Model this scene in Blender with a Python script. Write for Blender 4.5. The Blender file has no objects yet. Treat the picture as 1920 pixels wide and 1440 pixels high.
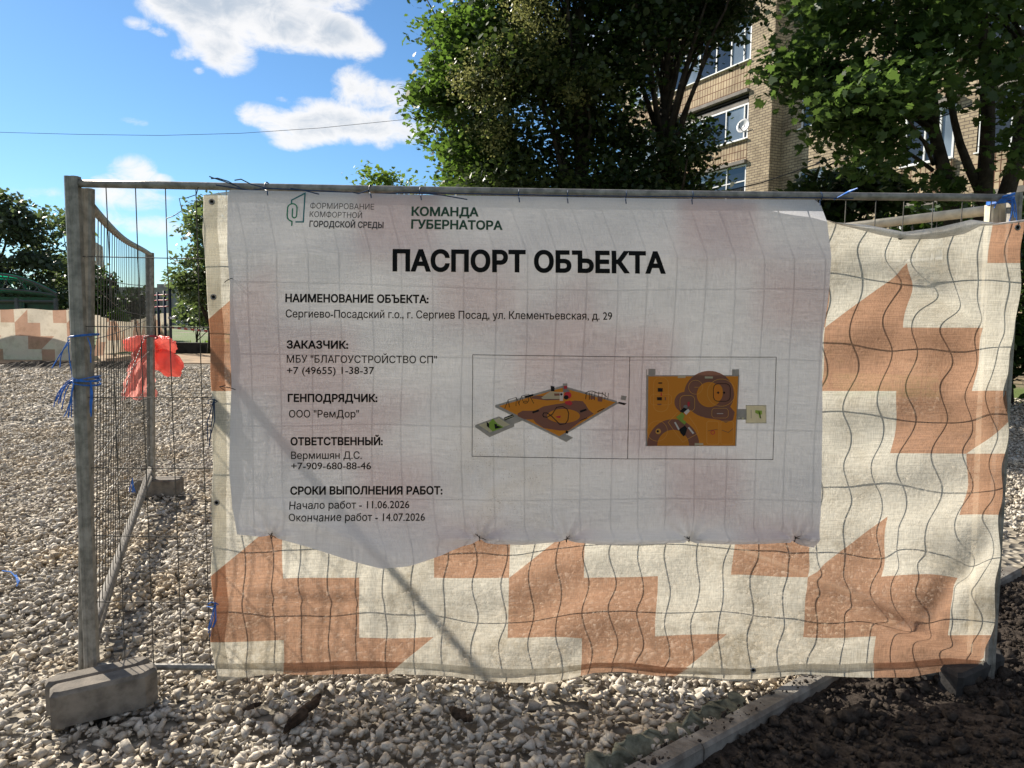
import bpy, bmesh, math, random
import numpy as np
from mathutils import Vector, Matrix

random.seed(7)
RNG = np.random.default_rng(7)
SC = bpy.context.scene
COL = SC.collection

# ------------------------------------------------------------------ camera
F = 1345.0                       # focal length in pixels of the 1920 x 1440 photograph
CAM_H = 1.5
PITCH = math.atan(129.0 / F)
cam_data = bpy.data.cameras.new("camera")
cam_data.sensor_width = 36.0
cam_data.lens = F / 1920.0 * 36.0
cam_data.clip_start = 0.05
cam_data.clip_end = 2000.0
cam = bpy.data.objects.new("camera", cam_data)
COL.objects.link(cam)
cam.location = (0, 0, CAM_H)
ROLL = math.radians(0.66)
cam.rotation_euler = (Matrix.Rotation(math.radians(90) - PITCH, 3, 'X') @ Matrix.Rotation(ROLL, 3, 'Z')).to_euler()
SC.camera = cam

# ------------------------------------------------------------------ exposure
SC.view_settings.view_transform = 'Standard'
SC.view_settings.look = 'None'
SC.view_settings.exposure = 1.0
SC.view_settings.gamma = 1.0
SC.view_settings.use_curve_mapping = False
SC.cycles.max_bounces = 10
SC.cycles.transparent_max_bounces = 16
SC.cycles.transmission_bounces = 8
SC.cycles.diffuse_bounces = 4
SC.cycles.use_denoising = True

# ------------------------------------------------------------------ sun
SUN_TO = Vector((-1.2, 1.0, 0.95)).normalized()
sun_data = bpy.data.lights.new("sun", 'SUN')
sun_data.energy = 5.0
sun_data.angle = math.radians(0.5)
sun_data.color = (1.0, 0.92, 0.80)
sun = bpy.data.objects.new("sun", sun_data)
COL.objects.link(sun)
sun.location = (-30, 25, 30)
sun.rotation_euler = (-SUN_TO).to_track_quat('-Z', 'Y').to_euler()
SUN_EL = math.asin(SUN_TO.z)
SUN_AZ = math.atan2(SUN_TO.x, SUN_TO.y)      # clockwise from +Y


# ------------------------------------------------------------------ node helper
class NT:
    def __init__(self, tree):
        self.t = tree
        self.n = tree.nodes
        self.l = tree.links

    def node(self, kind, **kw):
        nd = self.n.new(kind)
        for k, v in kw.items():
            setattr(nd, k, v)
        return nd

    def put(self, sock, v):
        if v is None:
            return
        if isinstance(v, bpy.types.NodeSocket):
            self.l.new(v, sock)
        else:
            sock.default_value = v

    def m(self, op, a, b=None, c=None, clamp=False):
        nd = self.n.new('ShaderNodeMath')
        nd.operation = op
        nd.use_clamp = clamp
        self.put(nd.inputs[0], a)
        self.put(nd.inputs[1], b)
        self.put(nd.inputs[2], c)
        return nd.outputs[0]

    def mix(self, fac, a, b, blend='MIX'):
        nd = self.n.new('ShaderNodeMix')
        nd.data_type = 'RGBA'
        nd.blend_type = blend
        self.put(nd.inputs[0], fac)
        for s, v in ((nd.inputs[6], a), (nd.inputs[7], b)):
            if isinstance(v, tuple) and len(v) == 3:
                v = (*v, 1)
            self.put(s, v)
        return nd.outputs[2]

    def noise(self, vec, scale, detail=4, rough=0.55, dist=0.0):
        nd = self.n.new('ShaderNodeTexNoise')
        if vec is not None:
            self.l.new(vec, nd.inputs['Vector'])
        nd.inputs['Scale'].default_value = scale
        nd.inputs['Detail'].default_value = detail
        nd.inputs['Roughness'].default_value = rough
        nd.inputs['Distortion'].default_value = dist
        return nd.outputs[0]

    def ramp(self, v, lo, hi, a=0.0, b=1.0, smooth=True):
        nd = self.n.new('ShaderNodeMapRange')
        nd.interpolation_type = 'SMOOTHSTEP' if smooth else 'LINEAR'
        self.put(nd.inputs[0], v)
        nd.inputs[1].default_value = lo
        nd.inputs[2].default_value = hi
        nd.inputs[3].default_value = a
        nd.inputs[4].default_value = b
        return nd.outputs[0]

    def bump(self, h, strength=0.3, dist=0.01):
        nd = self.n.new('ShaderNodeBump')
        nd.inputs['Strength'].default_value = strength
        nd.inputs['Distance'].default_value = dist
        self.l.new(h, nd.inputs['Height'])
        return nd.outputs[0]


# ------------------------------------------------------------------ pixel rays of the photograph
_ct, _st = math.cos(PITCH), math.sin(PITCH)
_cr, _sr = math.cos(ROLL), math.sin(ROLL)


def ray(px, py):
    a0, b0 = (px - 960.0) / F, -(py - 720.0) / F
    a, b = a0 * _cr - b0 * _sr, a0 * _sr + b0 * _cr
    return Vector((a, _ct + b * _st, -_st + b * _ct))


def P(px, py, Y):
    r = ray(px, py)
    return Vector((0, 0, CAM_H)) + r * (Y / r.y)


def G(px, py, z=0.0):
    r = ray(px, py)
    return Vector((0, 0, CAM_H)) + r * ((z - CAM_H) / r.z)


# ------------------------------------------------------------------ sky with clouds
world = bpy.data.worlds.new("World")
SC.world = world
world.use_nodes = True
wt = NT(world.node_tree)
wt.n.clear()
w_out = wt.node('ShaderNodeOutputWorld')
w_bg = wt.node('ShaderNodeBackground')
w_bg.inputs['Strength'].default_value = 0.07
wt.l.new(w_bg.outputs[0], w_out.inputs[0])
sky = wt.node('ShaderNodeTexSky', sky_type='NISHITA')
sky.sun_disc = False
sky.sun_elevation = SUN_EL
sky.sun_rotation = SUN_AZ
sky.air_density = 1.0
sky.dust_density = 0.1
sky.ozone_density = 2.5
geo = wt.node('ShaderNodeNewGeometry')
neg = wt.node('ShaderNodeVectorMath', operation='SCALE')
neg.inputs[3].default_value = -1.0
wt.l.new(geo.outputs['Incoming'], neg.inputs[0])
sep = wt.node('ShaderNodeSeparateXYZ')
wt.l.new(neg.outputs[0], sep.inputs[0])
az = wt.m('ARCTAN2', sep.outputs[0], sep.outputs[1])
el = wt.m('ARCSINE', sep.outputs[2])
cmb = wt.node('ShaderNodeCombineXYZ')
wt.l.new(az, cmb.inputs[0])
wt.l.new(wt.m('MULTIPLY', el, 1.5), cmb.inputs[1])
n_big = wt.noise(cmb.outputs[0], 11.0, 3, 0.5)
n_mid = wt.noise(cmb.outputs[0], 24.0, 12, 0.68, 0.5)
# (px, py, half width, half height, weight) of every puff
PUFFS = [(330, 10, 70, 45, .9), (420, 25, 110, 60, 1.), (520, 40, 120, 55, 1.), (620, 65, 80, 42, .95), (680, 85, 42, 30, .8),
         (425, 100, 52, 42, .9), (385, 75, 50, 40, .7), (360, -40, 120, 60, 1.), (560, -40, 140, 60, 1.),
         (257, 44, 26, 13, .62), (300, 60, 22, 9, .5), (345, 105, 22, 16, .5), (372, 132, 12, 8, .5),
         (490, 215, 48, 26, .85), (560, 240, 70, 34, .9), (640, 235, 80, 36, .95), (670, 165, 46, 42, .85), (735, 180, 50, 34, .75),
         (730, 235, 90, 34, .8), (600, 205, 60, 24, .7), (545, 270, 40, 14, .7), (720, 272, 24, 12, .5),
         (528, 187, 16, 7, .45), (570, 188, 14, 7, .45), (250, 228, 34, 8, .42),
         (250, 318, 44, 30, .85), (205, 345, 40, 18, .75), (300, 340, 30, 16, .7), (240, 370, 90, 26, .7), (250, 420, 110, 22, .55),
         (80, 362, 90, 16, .45), (400, 378, 60, 12, .4), (0, 380, 60, 14, .4),
         (1080, 120, 200, 110, .6), (1250, 60, 150, 80, .5), (-350, 120, 180, 60, .7), (2300, 150, 250, 90, .7)]
dens = None
for (cx, cy, hw, hh, wgt) in PUFFS:
    d0 = ray(cx, cy).normalized()
    az0, el0 = math.atan2(d0.x, d0.y), math.asin(d0.z)
    d1, d2 = ray(cx + hw, cy).normalized(), ray(cx, cy - hh).normalized()
    ra = abs(math.atan2(d1.x, d1.y) - az0) * 1.25
    re = abs(math.asin(d2.z) - el0) * 1.25
    dx = wt.m('MULTIPLY', wt.m('SUBTRACT', az, az0), 1.0 / ra)
    dy = wt.m('MULTIPLY', wt.m('SUBTRACT', el, el0), 1.0 / re)
    r2 = wt.m('MULTIPLY_ADD', dx, dx, wt.m('MULTIPLY', dy, dy))
    v = wt.m('MULTIPLY', wt.m('POWER', wt.m('SUBTRACT', 1.0, r2, clamp=True), 0.7), wgt)
    dens = v if dens is None else wt.m('MAXIMUM', dens, wt.m('MULTIPLY_ADD', wt.m('MINIMUM', dens, v), 0.25, wt.m('MAXIMUM', dens, v)))
dn = wt.m('ADD', dens, wt.m('MULTIPLY', wt.m('SUBTRACT', n_mid, 0.5), 1.15))
dn = wt.m('ADD', dn, wt.m('MULTIPLY', wt.m('SUBTRACT', n_big, 0.5), 0.45))
gate = wt.ramp(dens, 0.0, 0.18)
mask = wt.m('MULTIPLY', wt.ramp(dn, 0.26, 0.86), gate)
core = wt.ramp(wt.m('ADD', dn, wt.m('MULTIPLY', wt.m('SUBTRACT', n_big, 0.5), 0.9)), 0.74, 1.42)
ccol = wt.mix(core, (7.3, 7.2, 7.1), (4.0, 4.5, 5.1))
skyc = wt.mix(1.0, sky.outputs[0], (0.58, 0.80, 0.96), 'MULTIPLY')
# unseen broken cloud added behind and above the camera to neutralise the ambient light
fill_cover = wt.m('MULTIPLY', wt.ramp(wt.m('SUBTRACT', wt.m('MULTIPLY', sep.outputs[2], 0.55), sep.outputs[1]), -0.30, 0.35), wt.ramp(wt.noise(neg.outputs[0], 2.2, 6, 0.55), 0.34, 0.62))
skyc = wt.mix(wt.m('MULTIPLY', fill_cover, 0.8), skyc, (4.7, 4.7, 4.9))
final = wt.mix(wt.m('MULTIPLY', mask, 0.93), skyc, ccol)
wt.l.new(final, w_bg.inputs[0])


# ------------------------------------------------------------------ mesh helpers
class MB:
    """Collects faces in world (or local) space; finish() links them as ONE mesh object."""

    def __init__(self):
        self.v, self.f, self.mi = [], [], []

    def add(self, vs, fs, mi=0):
        b = len(self.v)
        self.v.extend([tuple(x) for x in vs])
        for f in fs:
            self.f.append(tuple(b + i for i in f))
            self.mi.append(mi)
        return self

    def box(self, c, size, rot=None, bevel=0.0, mi=0):
        hx, hy, hz = [s / 2 for s in size]
        if bevel > 0:
            bm = bmesh.new()
            bmesh.ops.create_cube(bm, size=1)
            bmesh.ops.scale(bm, vec=size, verts=bm.verts)
            bmesh.ops.bevel(bm, geom=bm.edges[:], offset=bevel, segments=2, affect='EDGES', profile=0.6)
            vs = [v.co.copy() for v in bm.verts]
            bm.verts.index_update()
            fs = [[v.index for v in f.verts] for f in bm.faces]
            bm.free()
        else:
            vs = [Vector((x, y, z)) for x in (-hx, hx) for y in (-hy, hy) for z in (-hz, hz)]
            fs = [(0, 1, 3, 2), (4, 6, 7, 5), (0, 4, 5, 1), (2, 3, 7, 6), (0, 2, 6, 4), (1, 5, 7, 3)]
        R = rot if rot is not None else Matrix.Identity(3)
        c = Vector(c)
        return self.add([R @ Vector(x) + c for x in vs], fs, mi)

    def tube(self, pts, r, sides=8, mi=0, cap=True):
        pts = [Vector(p) for p in pts]
        n = len(pts)
        rs = r if isinstance(r, (list, tuple)) else [r] * n
        vs, fs = [], []
        up = None
        for i, p in enumerate(pts):
            t = (pts[min(i + 1, n - 1)] - pts[max(i - 1, 0)])
            t = t.normalized() if t.length > 1e-9 else Vector((0, 0, 1))
            if up is None:
                up = Vector((0, 0, 1)) if abs(t.z) < 0.9 else Vector((1, 0, 0))
            a = t.cross(up)
            a = a.normalized() if a.length > 1e-6 else t.orthogonal().normalized()
            b = a.cross(t).normalized()
            up = b
            for k in range(sides):
                w = 2 * math.pi * k / sides
                vs.append(p + (a * math.cos(w) + b * math.sin(w)) * rs[i])
        for i in range(n - 1):
            for k in range(sides):
                k2 = (k + 1) % sides
                fs.append((i * sides + k, i * sides + k2, (i + 1) * sides + k2, (i + 1) * sides + k))
        if cap:
            fs.append(tuple(range(sides - 1, -1, -1)))
            fs.append(tuple((n - 1) * sides + k for k in range(sides)))
        return self.add(vs, fs, mi)

    def prism(self, prof, ax_a, ax_b, path, mi=0):
        """sweep a closed 2-D profile along a straight or bent path with fixed axes"""
        n = len(prof)
        vs, fs = [], []
        for p in path:
            p = Vector(p)
            for (u, v) in prof:
                vs.append(p + Vector(ax_a) * u + Vector(ax_b) * v)
        for i in range(len(path) - 1):
            for k in range(n):
                k2 = (k + 1) % n
                fs.append((i * n + k, i * n + k2, (i + 1) * n + k2, (i + 1) * n + k))
        fs.append(tuple(range(n - 1, -1, -1)))
        fs.append(tuple((len(path) - 1) * n + k for k in range(n)))
        return self.add(vs, fs, mi)

    def finish(self, name, mat, parent=None, smooth=False, loc=None, fix=True):
        o_loc = Vector(loc) if loc is not None else (Vector(parent.location) if parent is not None and fix else Vector((0, 0, 0)))
        me = bpy.data.meshes.new(name)
        me.from_pydata([tuple(Vector(v) - o_loc) for v in self.v], [], self.f)
        mats = mat if isinstance(mat, (list, tuple)) else [mat]
        for m_ in mats:
            me.materials.append(m_)
        if len(mats) > 1:
            me.polygons.foreach_set('material_index', self.mi)
        bm = bmesh.new()
        bm.from_mesh(me)
        bmesh.ops.recalc_face_normals(bm, faces=bm.faces)
        bm.to_mesh(me)
        bm.free()
        if smooth:
            me.polygons.foreach_set('use_smooth', [True] * len(me.polygons))
        o = bpy.data.objects.new(name, me)
        COL.objects.link(o)
        if parent is not None:
            o.parent = parent
        else:
            o.location = o_loc
        return o


def np_mesh(name, V, face_n, loops, mat, parent=None, tint=None, smooth=False, loc=(0, 0, 0)):
    """V (n,3); face_n = list of corner counts; loops = flat vertex indices"""
    me = bpy.data.meshes.new(name)
    V = np.asarray(V, dtype=np.float32) - np.asarray(loc, dtype=np.float32)
    me.vertices.add(len(V))
    me.vertices.foreach_set('co', V.ravel())
    loops = np.asarray(loops, dtype=np.int32)
    face_n = np.asarray(face_n, dtype=np.int32)
    me.loops.add(len(loops))
    me.loops.foreach_set('vertex_index', loops)
    me.polygons.add(len(face_n))
    st = np.zeros(len(face_n), dtype=np.int32)
    st[1:] = np.cumsum(face_n)[:-1]
    me.polygons.foreach_set('loop_start', st)
    try:
        me.polygons.foreach_set('loop_total', face_n)
    except Exception:
        pass
    if smooth:
        me.polygons.foreach_set('use_smooth', np.ones(len(face_n), dtype=bool))
    me.update(calc_edges=True)
    if tint is not None:
        a = me.attributes.new('tint', 'FLOAT', 'FACE')
        a.data.foreach_set('value', np.asarray(tint, dtype=np.float32))
    me.materials.append(mat)
    me.validate()
    o = bpy.data.objects.new(name, me)
    COL.objects.link(o)
    if parent is not None:
        o.parent = parent
    else:
        o.location = loc
    return o


def tag(o, label=None, cat=None, group=None, kind=None):
    if label:
        o['label'] = label
    if cat:
        o['category'] = cat
    if group:
        o['group'] = group
    if kind:
        o['kind'] = kind
    return o


def thing(name, label, cat, loc=(0, 0, 0), rz=0.0, group=None):
    o = bpy.data.objects.new(name, None)
    o.empty_display_size = 0.2
    COL.objects.link(o)
    o.location = loc
    o.rotation_euler = (0, 0, rz)
    bpy.context.view_layer.update()
    return tag(o, label, cat, group)


# ------------------------------------------------------------------ materials
def new_mat(name):
    m = bpy.data.materials.new(name)
    m.use_nodes = True
    t = NT(m.node_tree)
    t.n.clear()
    out = t.node('ShaderNodeOutputMaterial')
    return m, t, out


def simple(name, col, rough=0.7, metal=0.0, var=0.15, scale=12.0, bump=0.0, bscale=60.0, spec=0.3, dark=None, bdist=0.004):
    m, t, out = new_mat(name)
    b = t.node('ShaderNodeBsdfPrincipled')
    tc = t.node('ShaderNodeTexCoord').outputs['Object']
    n = t.noise(tc, scale, 6, 0.6)
    dk = dark if dark else tuple(c * (1 - 2 * var) for c in col)
    lt = tuple(min(1, c * (1 + var)) for c in col)
    t.l.new(t.mix(t.ramp(n, 0.3, 0.7), dk, lt), b.inputs['Base Color'])
    t.l.new(t.ramp(n, 0.2, 0.8, max(0.02, rough - 0.12), min(1, rough + 0.1)), b.inputs['Roughness'])
    b.inputs['Metallic'].default_value = metal
    b.inputs['Specular IOR Level'].default_value = spec
    if bump > 0:
        t.l.new(t.bump(t.noise(tc, bscale, 5, 0.65), bump, bdist), b.inputs['Normal'])
    t.l.new(b.outputs[0], out.inputs[0])
    return m


def leafy(name, dark, light, trans=0.45, tcol=None, rough=0.45, cscale=0.9):
    m, t, out = new_mat(name)
    at = t.node('ShaderNodeAttribute', attribute_name='tint').outputs['Fac']
    tc = t.node('ShaderNodeTexCoord').outputs['Object']
    n = t.noise(tc, cscale, 3, 0.5)
    f = t.m('ADD', t.m('MULTIPLY', at, 0.6), t.m('MULTIPLY', t.ramp(n, 0.35, 0.65), 0.4))
    col = t.mix(f, dark, light)
    b = t.node('ShaderNodeBsdfPrincipled')
    t.l.new(col, b.inputs['Base Color'])
    b.inputs['Roughness'].default_value = rough
    b.inputs['Specular IOR Level'].default_value = 0.35
    tr = t.node('ShaderNodeBsdfTranslucent')
    tcol = tcol or tuple(min(1, c * k) for c, k in zip(light, (1.5, 1.6, 0.9)))
    t.l.new(t.mix(f, tuple(c * 0.6 for c in tcol), tcol), tr.inputs[0])
    mx = t.node('ShaderNodeMixShader')
    mx.inputs[0].default_value = trans
    t.l.new(b.outputs[0], mx.inputs[1])
    t.l.new(tr.outputs[0], mx.inputs[2])
    t.l.new(mx.outputs[0], out.inputs[0])
    return m


def printed(name, col, trans=0.5):
    m, t, out = new_mat(name)
    b = t.node('ShaderNodeBsdfPrincipled')
    b.inputs['Base Color'].default_value = (*col, 1)
    b.inputs['Roughness'].default_value = 0.7
    b.inputs['Specular IOR Level'].default_value = 0.2
    tr = t.node('ShaderNodeBsdfTranslucent')
    tr.inputs[0].default_value = (*col, 1)
    mx = t.node('ShaderNodeMixShader')
    mx.inputs[0].default_value = trans
    t.l.new(b.outputs[0], mx.inputs[1])
    t.l.new(tr.outputs[0], mx.inputs[2])
    t.l.new(mx.outputs[0], out.inputs[0])
    return m


M = {}
M['galv'] = simple('galvanised_steel', (0.27, 0.255, 0.225), 0.55, 0.35, 0.22, 25, 0.25, 90, 0.4)
M['galv_dark'] = simple('weathered_wire', (0.12, 0.11, 0.095), 0.55, 0.5, 0.2, 40)
M['cream_tube'] = simple('cream_steel_tube', (0.62, 0.55, 0.42), 0.5, 0.0, 0.12, 20, 0.1, 90)
M['concrete'] = simple('block_concrete', (0.20, 0.175, 0.145), 0.9, 0, 0.22, 14, 0.6, 120, 0.2)
M['kerb'] = simple('kerb_concrete', (0.23, 0.215, 0.19), 0.9, 0, 0.2, 9, 0.5, 140, 0.2, (0.11, 0.095, 0.08))
M['bark'] = simple('bark', (0.055, 0.045, 0.035), 0.95, 0, 0.3, 6, 0.9, 25, 0.15, bdist=0.02)
M['twine'] = simple('blue_twine', (0.03, 0.16, 0.55), 0.5, 0, 0.2, 40)
M['dark_twine'] = simple('dark_blue_twine', (0.012, 0.04, 0.10), 0.5, 0, 0.2, 40)
M['tie_wire'] = simple('tie_wire', (0.035, 0.03, 0.028), 0.6, 0.5, 0.2, 40)
M['ink'] = simple('black_ink', (0.008, 0.008, 0.008), 0.7, 0, 0.05, 30, 0.0, 60, 0.1)
M['ink_grey'] = simple('dark_grey_ink', (0.055, 0.055, 0.06), 0.7, 0, 0.05, 30)
M['ink_green'] = simple('dark_green_ink', (0.030, 0.075, 0.048), 0.7, 0, 0.05, 30, 0.0, 60, 0.1)
M['ink_teal'] = simple('teal_ink', (0.02, 0.16, 0.17), 0.7, 0, 0.05, 30)
M['ink_mark'] = simple('green_mark_ink', (0.025, 0.20, 0.11), 0.7, 0, 0.05, 30)
M['grommet'] = simple('grommet_metal', (0.30, 0.28, 0.25), 0.35, 0.8, 0.1, 30)
M['wood'] = simple('wet_bark_scrap', (0.05, 0.035, 0.025), 0.95, 0, 0.35, 25, 1.0, 50, 0.1)
M['geotextile'] = simple('green_grey_geotextile', (0.20, 0.195, 0.14), 0.95, 0, 0.3, 18, 0.8, 90, 0.1)
M['navy'] = simple('navy_paint', (0.02, 0.028, 0.06), 0.5, 0, 0.1, 5)
M['redpaint'] = simple('red_paint', (0.35, 0.03, 0.05), 0.5, 0, 0.1, 5)
M['steel_dark'] = simple('dark_steel', (0.06, 0.075, 0.08), 0.5, 0.3, 0.15, 5)
M['white_frame'] = simple('white_window_frame', (0.72, 0.73, 0.73), 0.45, 0, 0.05, 3)
M['slab'] = simple('grey_slab', (0.22, 0.20, 0.18), 0.9, 0, 0.2, 3, 0.3, 30)
M['dish'] = simple('dish_white', (0.6, 0.6, 0.6), 0.4, 0, 0.05, 3)
M['plate'] = simple('pale_plate', (0.55, 0.5, 0.4), 0.5, 0, 0.15, 30)
M['cable'] = simple('black_cable', (0.03, 0.03, 0.035), 0.6)

# ------------------------------------------------------------------ ground
K0 = G(1267, 1427, 0.03)                         # a point on the kerb's soil-side top edge
K0.z = 0
KD = G(1567, 1260, 0.03) - K0
KD.z = 0
KD = KD.normalized()                             # direction of the kerb
KN = Vector((KD.y, -KD.x, 0))                    # to the soil side


def kerb_side(x, y):
    """metres to the soil side (positive) of the kerb's soil edge"""
    return (x - K0.x) * KN.x + (y - K0.y) * KN.y


def gravel_mat():
    m, t, out = new_mat('crushed_limestone')
    b = t.node('ShaderNodeBsdfPrincipled')
    tc = t.node('ShaderNodeTexCoord').outputs['Object']
    at = t.node('ShaderNodeAttribute', attribute_name='tint').outputs['Fac']
    n = t.noise(tc, 45, 5, 0.6)
    base = t.mix(at, (0.35, 0.32, 0.275), (0.69, 0.64, 0.555))
    warm = t.mix(t.ramp(t.noise(tc, 2.2, 2), 0.4, 0.7), base, t.mix(1.0, base, (1.06, 0.98, 0.86), 'MULTIPLY'))
    col = t.mix(1.0, warm, t.mix(t.ramp(n, 0.3, 0.7), (0.74, 0.72, 0.70), (1.08, 1.07, 1.05)), 'MULTIPLY')
    t.l.new(col, b.inputs['Base Color'])
    b.inputs['Roughness'].default_value = 0.92
    b.inputs['Specular IOR Level'].default_value = 0.15
    t.l.new(t.bump(t.noise(tc, 130, 4, 0.7), 0.5, 0.006), b.inputs['Normal'])
    t.l.new(b.outputs[0], out.inputs[0])
    return m


def bed_mat():
    m, t, out = new_mat('gravel_bed')
    b = t.node('ShaderNodeBsdfPrincipled')
    tc = t.node('ShaderNodeTexCoord').outputs['Object']
    vor = t.node('ShaderNodeTexVoronoi')
    vor.inputs['Scale'].default_value = 16
    t.l.new(tc, vor.inputs['Vector'])
    col = t.mix(t.ramp(vor.outputs['Distance'], 0.0, 0.6), (0.46, 0.42, 0.35), (0.24, 0.215, 0.175))
    col = t.mix(t.ramp(t.noise(tc, 1.1, 4), 0.35, 0.7), col, t.mix(1.0, col, (0.8, 0.78, 0.75), 'MULTIPLY'))
    t.l.new(col, b.inputs['Base Color'])
    b.inputs['Roughness'].default_value = 0.95
    b.inputs['Specular IOR Level'].default_value = 0.1
    t.l.new(t.bump(vor.outputs['Distance'], 1.0, 0.05), b.inputs['Normal'])
    t.l.new(b.outputs[0], out.inputs[0])
    return m


def soil_mat():
    m, t, out = new_mat('dark_soil')
    b = t.node('ShaderNodeBsdfPrincipled')
    tc = t.node('ShaderNodeTexCoord').outputs['Object']
    n = t.noise(tc, 30, 8, 0.7)
    t.l.new(t.mix(t.ramp(n, 0.3, 0.75), (0.028, 0.023, 0.0195), (0.110, 0.089, 0.073)), b.inputs['Base Color'])
    b.inputs['Roughness'].default_value = 0.97
    b.inputs['Specular IOR Level'].default_value = 0.08
    t.l.new(t.bump(t.noise(tc, 110, 7, 0.75), 1.0, 0.012), b.inputs['Normal'])
    t.l.new(b.outputs[0], out.inputs[0])
    return m


def earth_mat():
    m, t, out = new_mat('grass_and_dirt')
    b = t.node('ShaderNodeBsdfPrincipled')
    tc = t.node('ShaderNodeTexCoord').outputs['Object']
    n = t.noise(tc, 0.25, 6, 0.6)
    n2 = t.noise(tc, 7, 6, 0.7)
    grass = t.mix(n2, (0.05, 0.085, 0.015), (0.12, 0.17, 0.03))
    dirt = t.mix(n2, (0.10, 0.075, 0.05), (0.24, 0.19, 0.13))
    t.l.new(t.mix(t.ramp(n, 0.56, 0.66), grass, dirt), b.inputs['Base Color'])
    b.inputs['Roughness'].default_value = 0.95
    t.l.new(t.bump(n2, 0.8, 0.05), b.inputs['Normal'])
    t.l.new(b.outputs[0], out.inputs[0])
    return m


M['gravel'] = gravel_mat()
M['bed'] = bed_mat()
M['soil'] = soil_mat()
M['earth'] = earth_mat()

mb = MB()
S_ = 500
mb.add([(-S_, -60, -0.16), (S_, -60, -0.16), (S_, S_, -0.16), (-S_, S_, -0.16)], [(0, 1, 2, 3)])
tag(mb.finish('ground', M['earth']), kind='structure')

# gravel bed: the flat layer the loose stones lie on
kerb_far = K0 + KD * 4.6 - KN * 0.08
kerb_near = K0 - KD * 4.5 - KN * 0.08
mb = MB()
zb = -0.045
poly = [(-30, -4, zb), (kerb_near.x, kerb_near.y - 1.0, zb), (kerb_near.x, kerb_near.y, zb), (kerb_far.x, kerb_far.y, zb), (9.5, 6.5, zb), (10.5, 13.2, zb), (-2, 15.5, zb), (-8.0, 26, zb), (-30, 19, zb)]
mb.add(poly, [tuple(range(len(poly)))])
tag(mb.finish('gravel_ground', M['bed']), kind='structure')

mb = MB()   # trodden dirt path in front of the far fence
pa = [(-34, 19.3), (-14, 20.2), (-7.8, 21.4), (-7.2, 27.0), (-16, 25), (-34, 24)]
mb.add([(x, y, -0.02) for x, y in pa], [tuple(range(6))])
M['path'] = simple('sandy_path', (0.34, 0.25, 0.165), 0.95, 0, 0.2, 2.0, 0.6, 20, 0.1)
tag(mb.finish('dirt_path', M['path']), kind='structure')


def hull(npts, flat, rng, jag=0.25):
    pts = rng.normal(size=(npts, 3))
    pts /= np.linalg.norm(pts, axis=1)[:, None]
    pts *= (1 - jag * rng.random((npts, 1)))
    pts *= np.array([1.0, 0.55 + 0.3 * rng.random(), flat])
    bm = bmesh.new()
    for p in pts:
        bm.verts.new(p)
    r = bmesh.ops.convex_hull(bm, input=bm.verts[:])
    bmesh.ops.delete(bm, geom=[g for g in r['geom_interior'] if isinstance(g, bmesh.types.BMVert)], context='VERTS')
    bmesh.ops.triangulate(bm, faces=bm.faces[:])
    bmesh.ops.recalc_face_normals(bm, faces=bm.faces)
    bm.verts.index_update()
    V = np.array([v.co[:] for v in bm.verts])
    Fc = np.array([[v.index for v in f.verts] for f in bm.faces])
    bm.free()
    return V, Fc


def rand_rot(n, rng, tilt=1.0):
    """random rotation matrices: spin about z, then a tilt"""
    a = rng.random(n) * 2 * np.pi
    b = rng.normal(size=n) * 0.55 * tilt
    c = rng.random(n) * 2 * np.pi
    def rz(t):
        z = np.zeros_like(t); o = np.ones_like(t)
        return np.stack([np.cos(t), -np.sin(t), z, np.sin(t), np.cos(t), z, z, z, o], -1).reshape(-1, 3, 3)
    def rx(t):
        z = np.zeros_like(t); o = np.ones_like(t)
        return np.stack([o, z, z, z, np.cos(t), -np.sin(t), z, np.sin(t), np.cos(t)], -1).reshape(-1, 3, 3)
    return rz(c) @ rx(b) @ rz(a)


def scatter(name, XY, Z, size, variants, mat, rng, tilt=1.0, tint=None):
    n = len(XY)
    which = rng.integers(0, len(variants), n)
    R = rand_rot(n, rng, tilt)
    if tint is None:
        tint = np.clip(rng.normal(0.5, 0.24, n), 0, 1)
    VV, FF, TT = [], [], []
    base = 0
    for k, (V, Fc) in enumerate(variants):
        ix = np.nonzero(which == k)[0]
        if len(ix) == 0:
            continue
        W = np.einsum('nij,vj->nvi', R[ix], V) * size[ix][:, None, None]
        W[:, :, 0] += XY[ix, 0][:, None]
        W[:, :, 1] += XY[ix, 1][:, None]
        W[:, :, 2] += Z[ix][:, None]
        nv = V.shape[0]
        VV.append(W.reshape(-1, 3))
        FF.append((Fc[None] + base + (np.arange(len(ix)) * nv)[:, None, None]).reshape(-1, 3))
        TT.append(np.repeat(tint[ix], len(Fc)))
        base += nv * len(ix)
    V = np.concatenate(VV)
    Fc = np.concatenate(FF)
    return np_mesh(name, V, np.full(len(Fc), 3), Fc.ravel(), mat, tint=np.concatenate(TT))


rg = np.random.default_rng(11)
near_var = [hull(10, 0.40 + 0.4 * rg.random(), rg, 0.4) for _ in range(40)]
far_var = [hull(9, 0.6, rg) for _ in range(16)]


def zone(y0, y1, xa, xb, density, rng):
    w = max(abs(xa), abs(xb)) * y1 + 0.6
    n = int(2 * w * (y1 - y0) * density)
    x = (rng.random(n) * 2 - 1) * w
    y = y0 + rng.random(n) * (y1 - y0)
    k = (x > xa * y - 0.5) & (x < xb * y + 0.5)
    ks = kerb_side(x, y)
    along = (x - K0.x) * KD.x + (y - K0.y) * KD.y
    k &= (ks < -0.11) | (along > 4.7)
    return np.stack([x[k], y[k]], -1)


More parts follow.
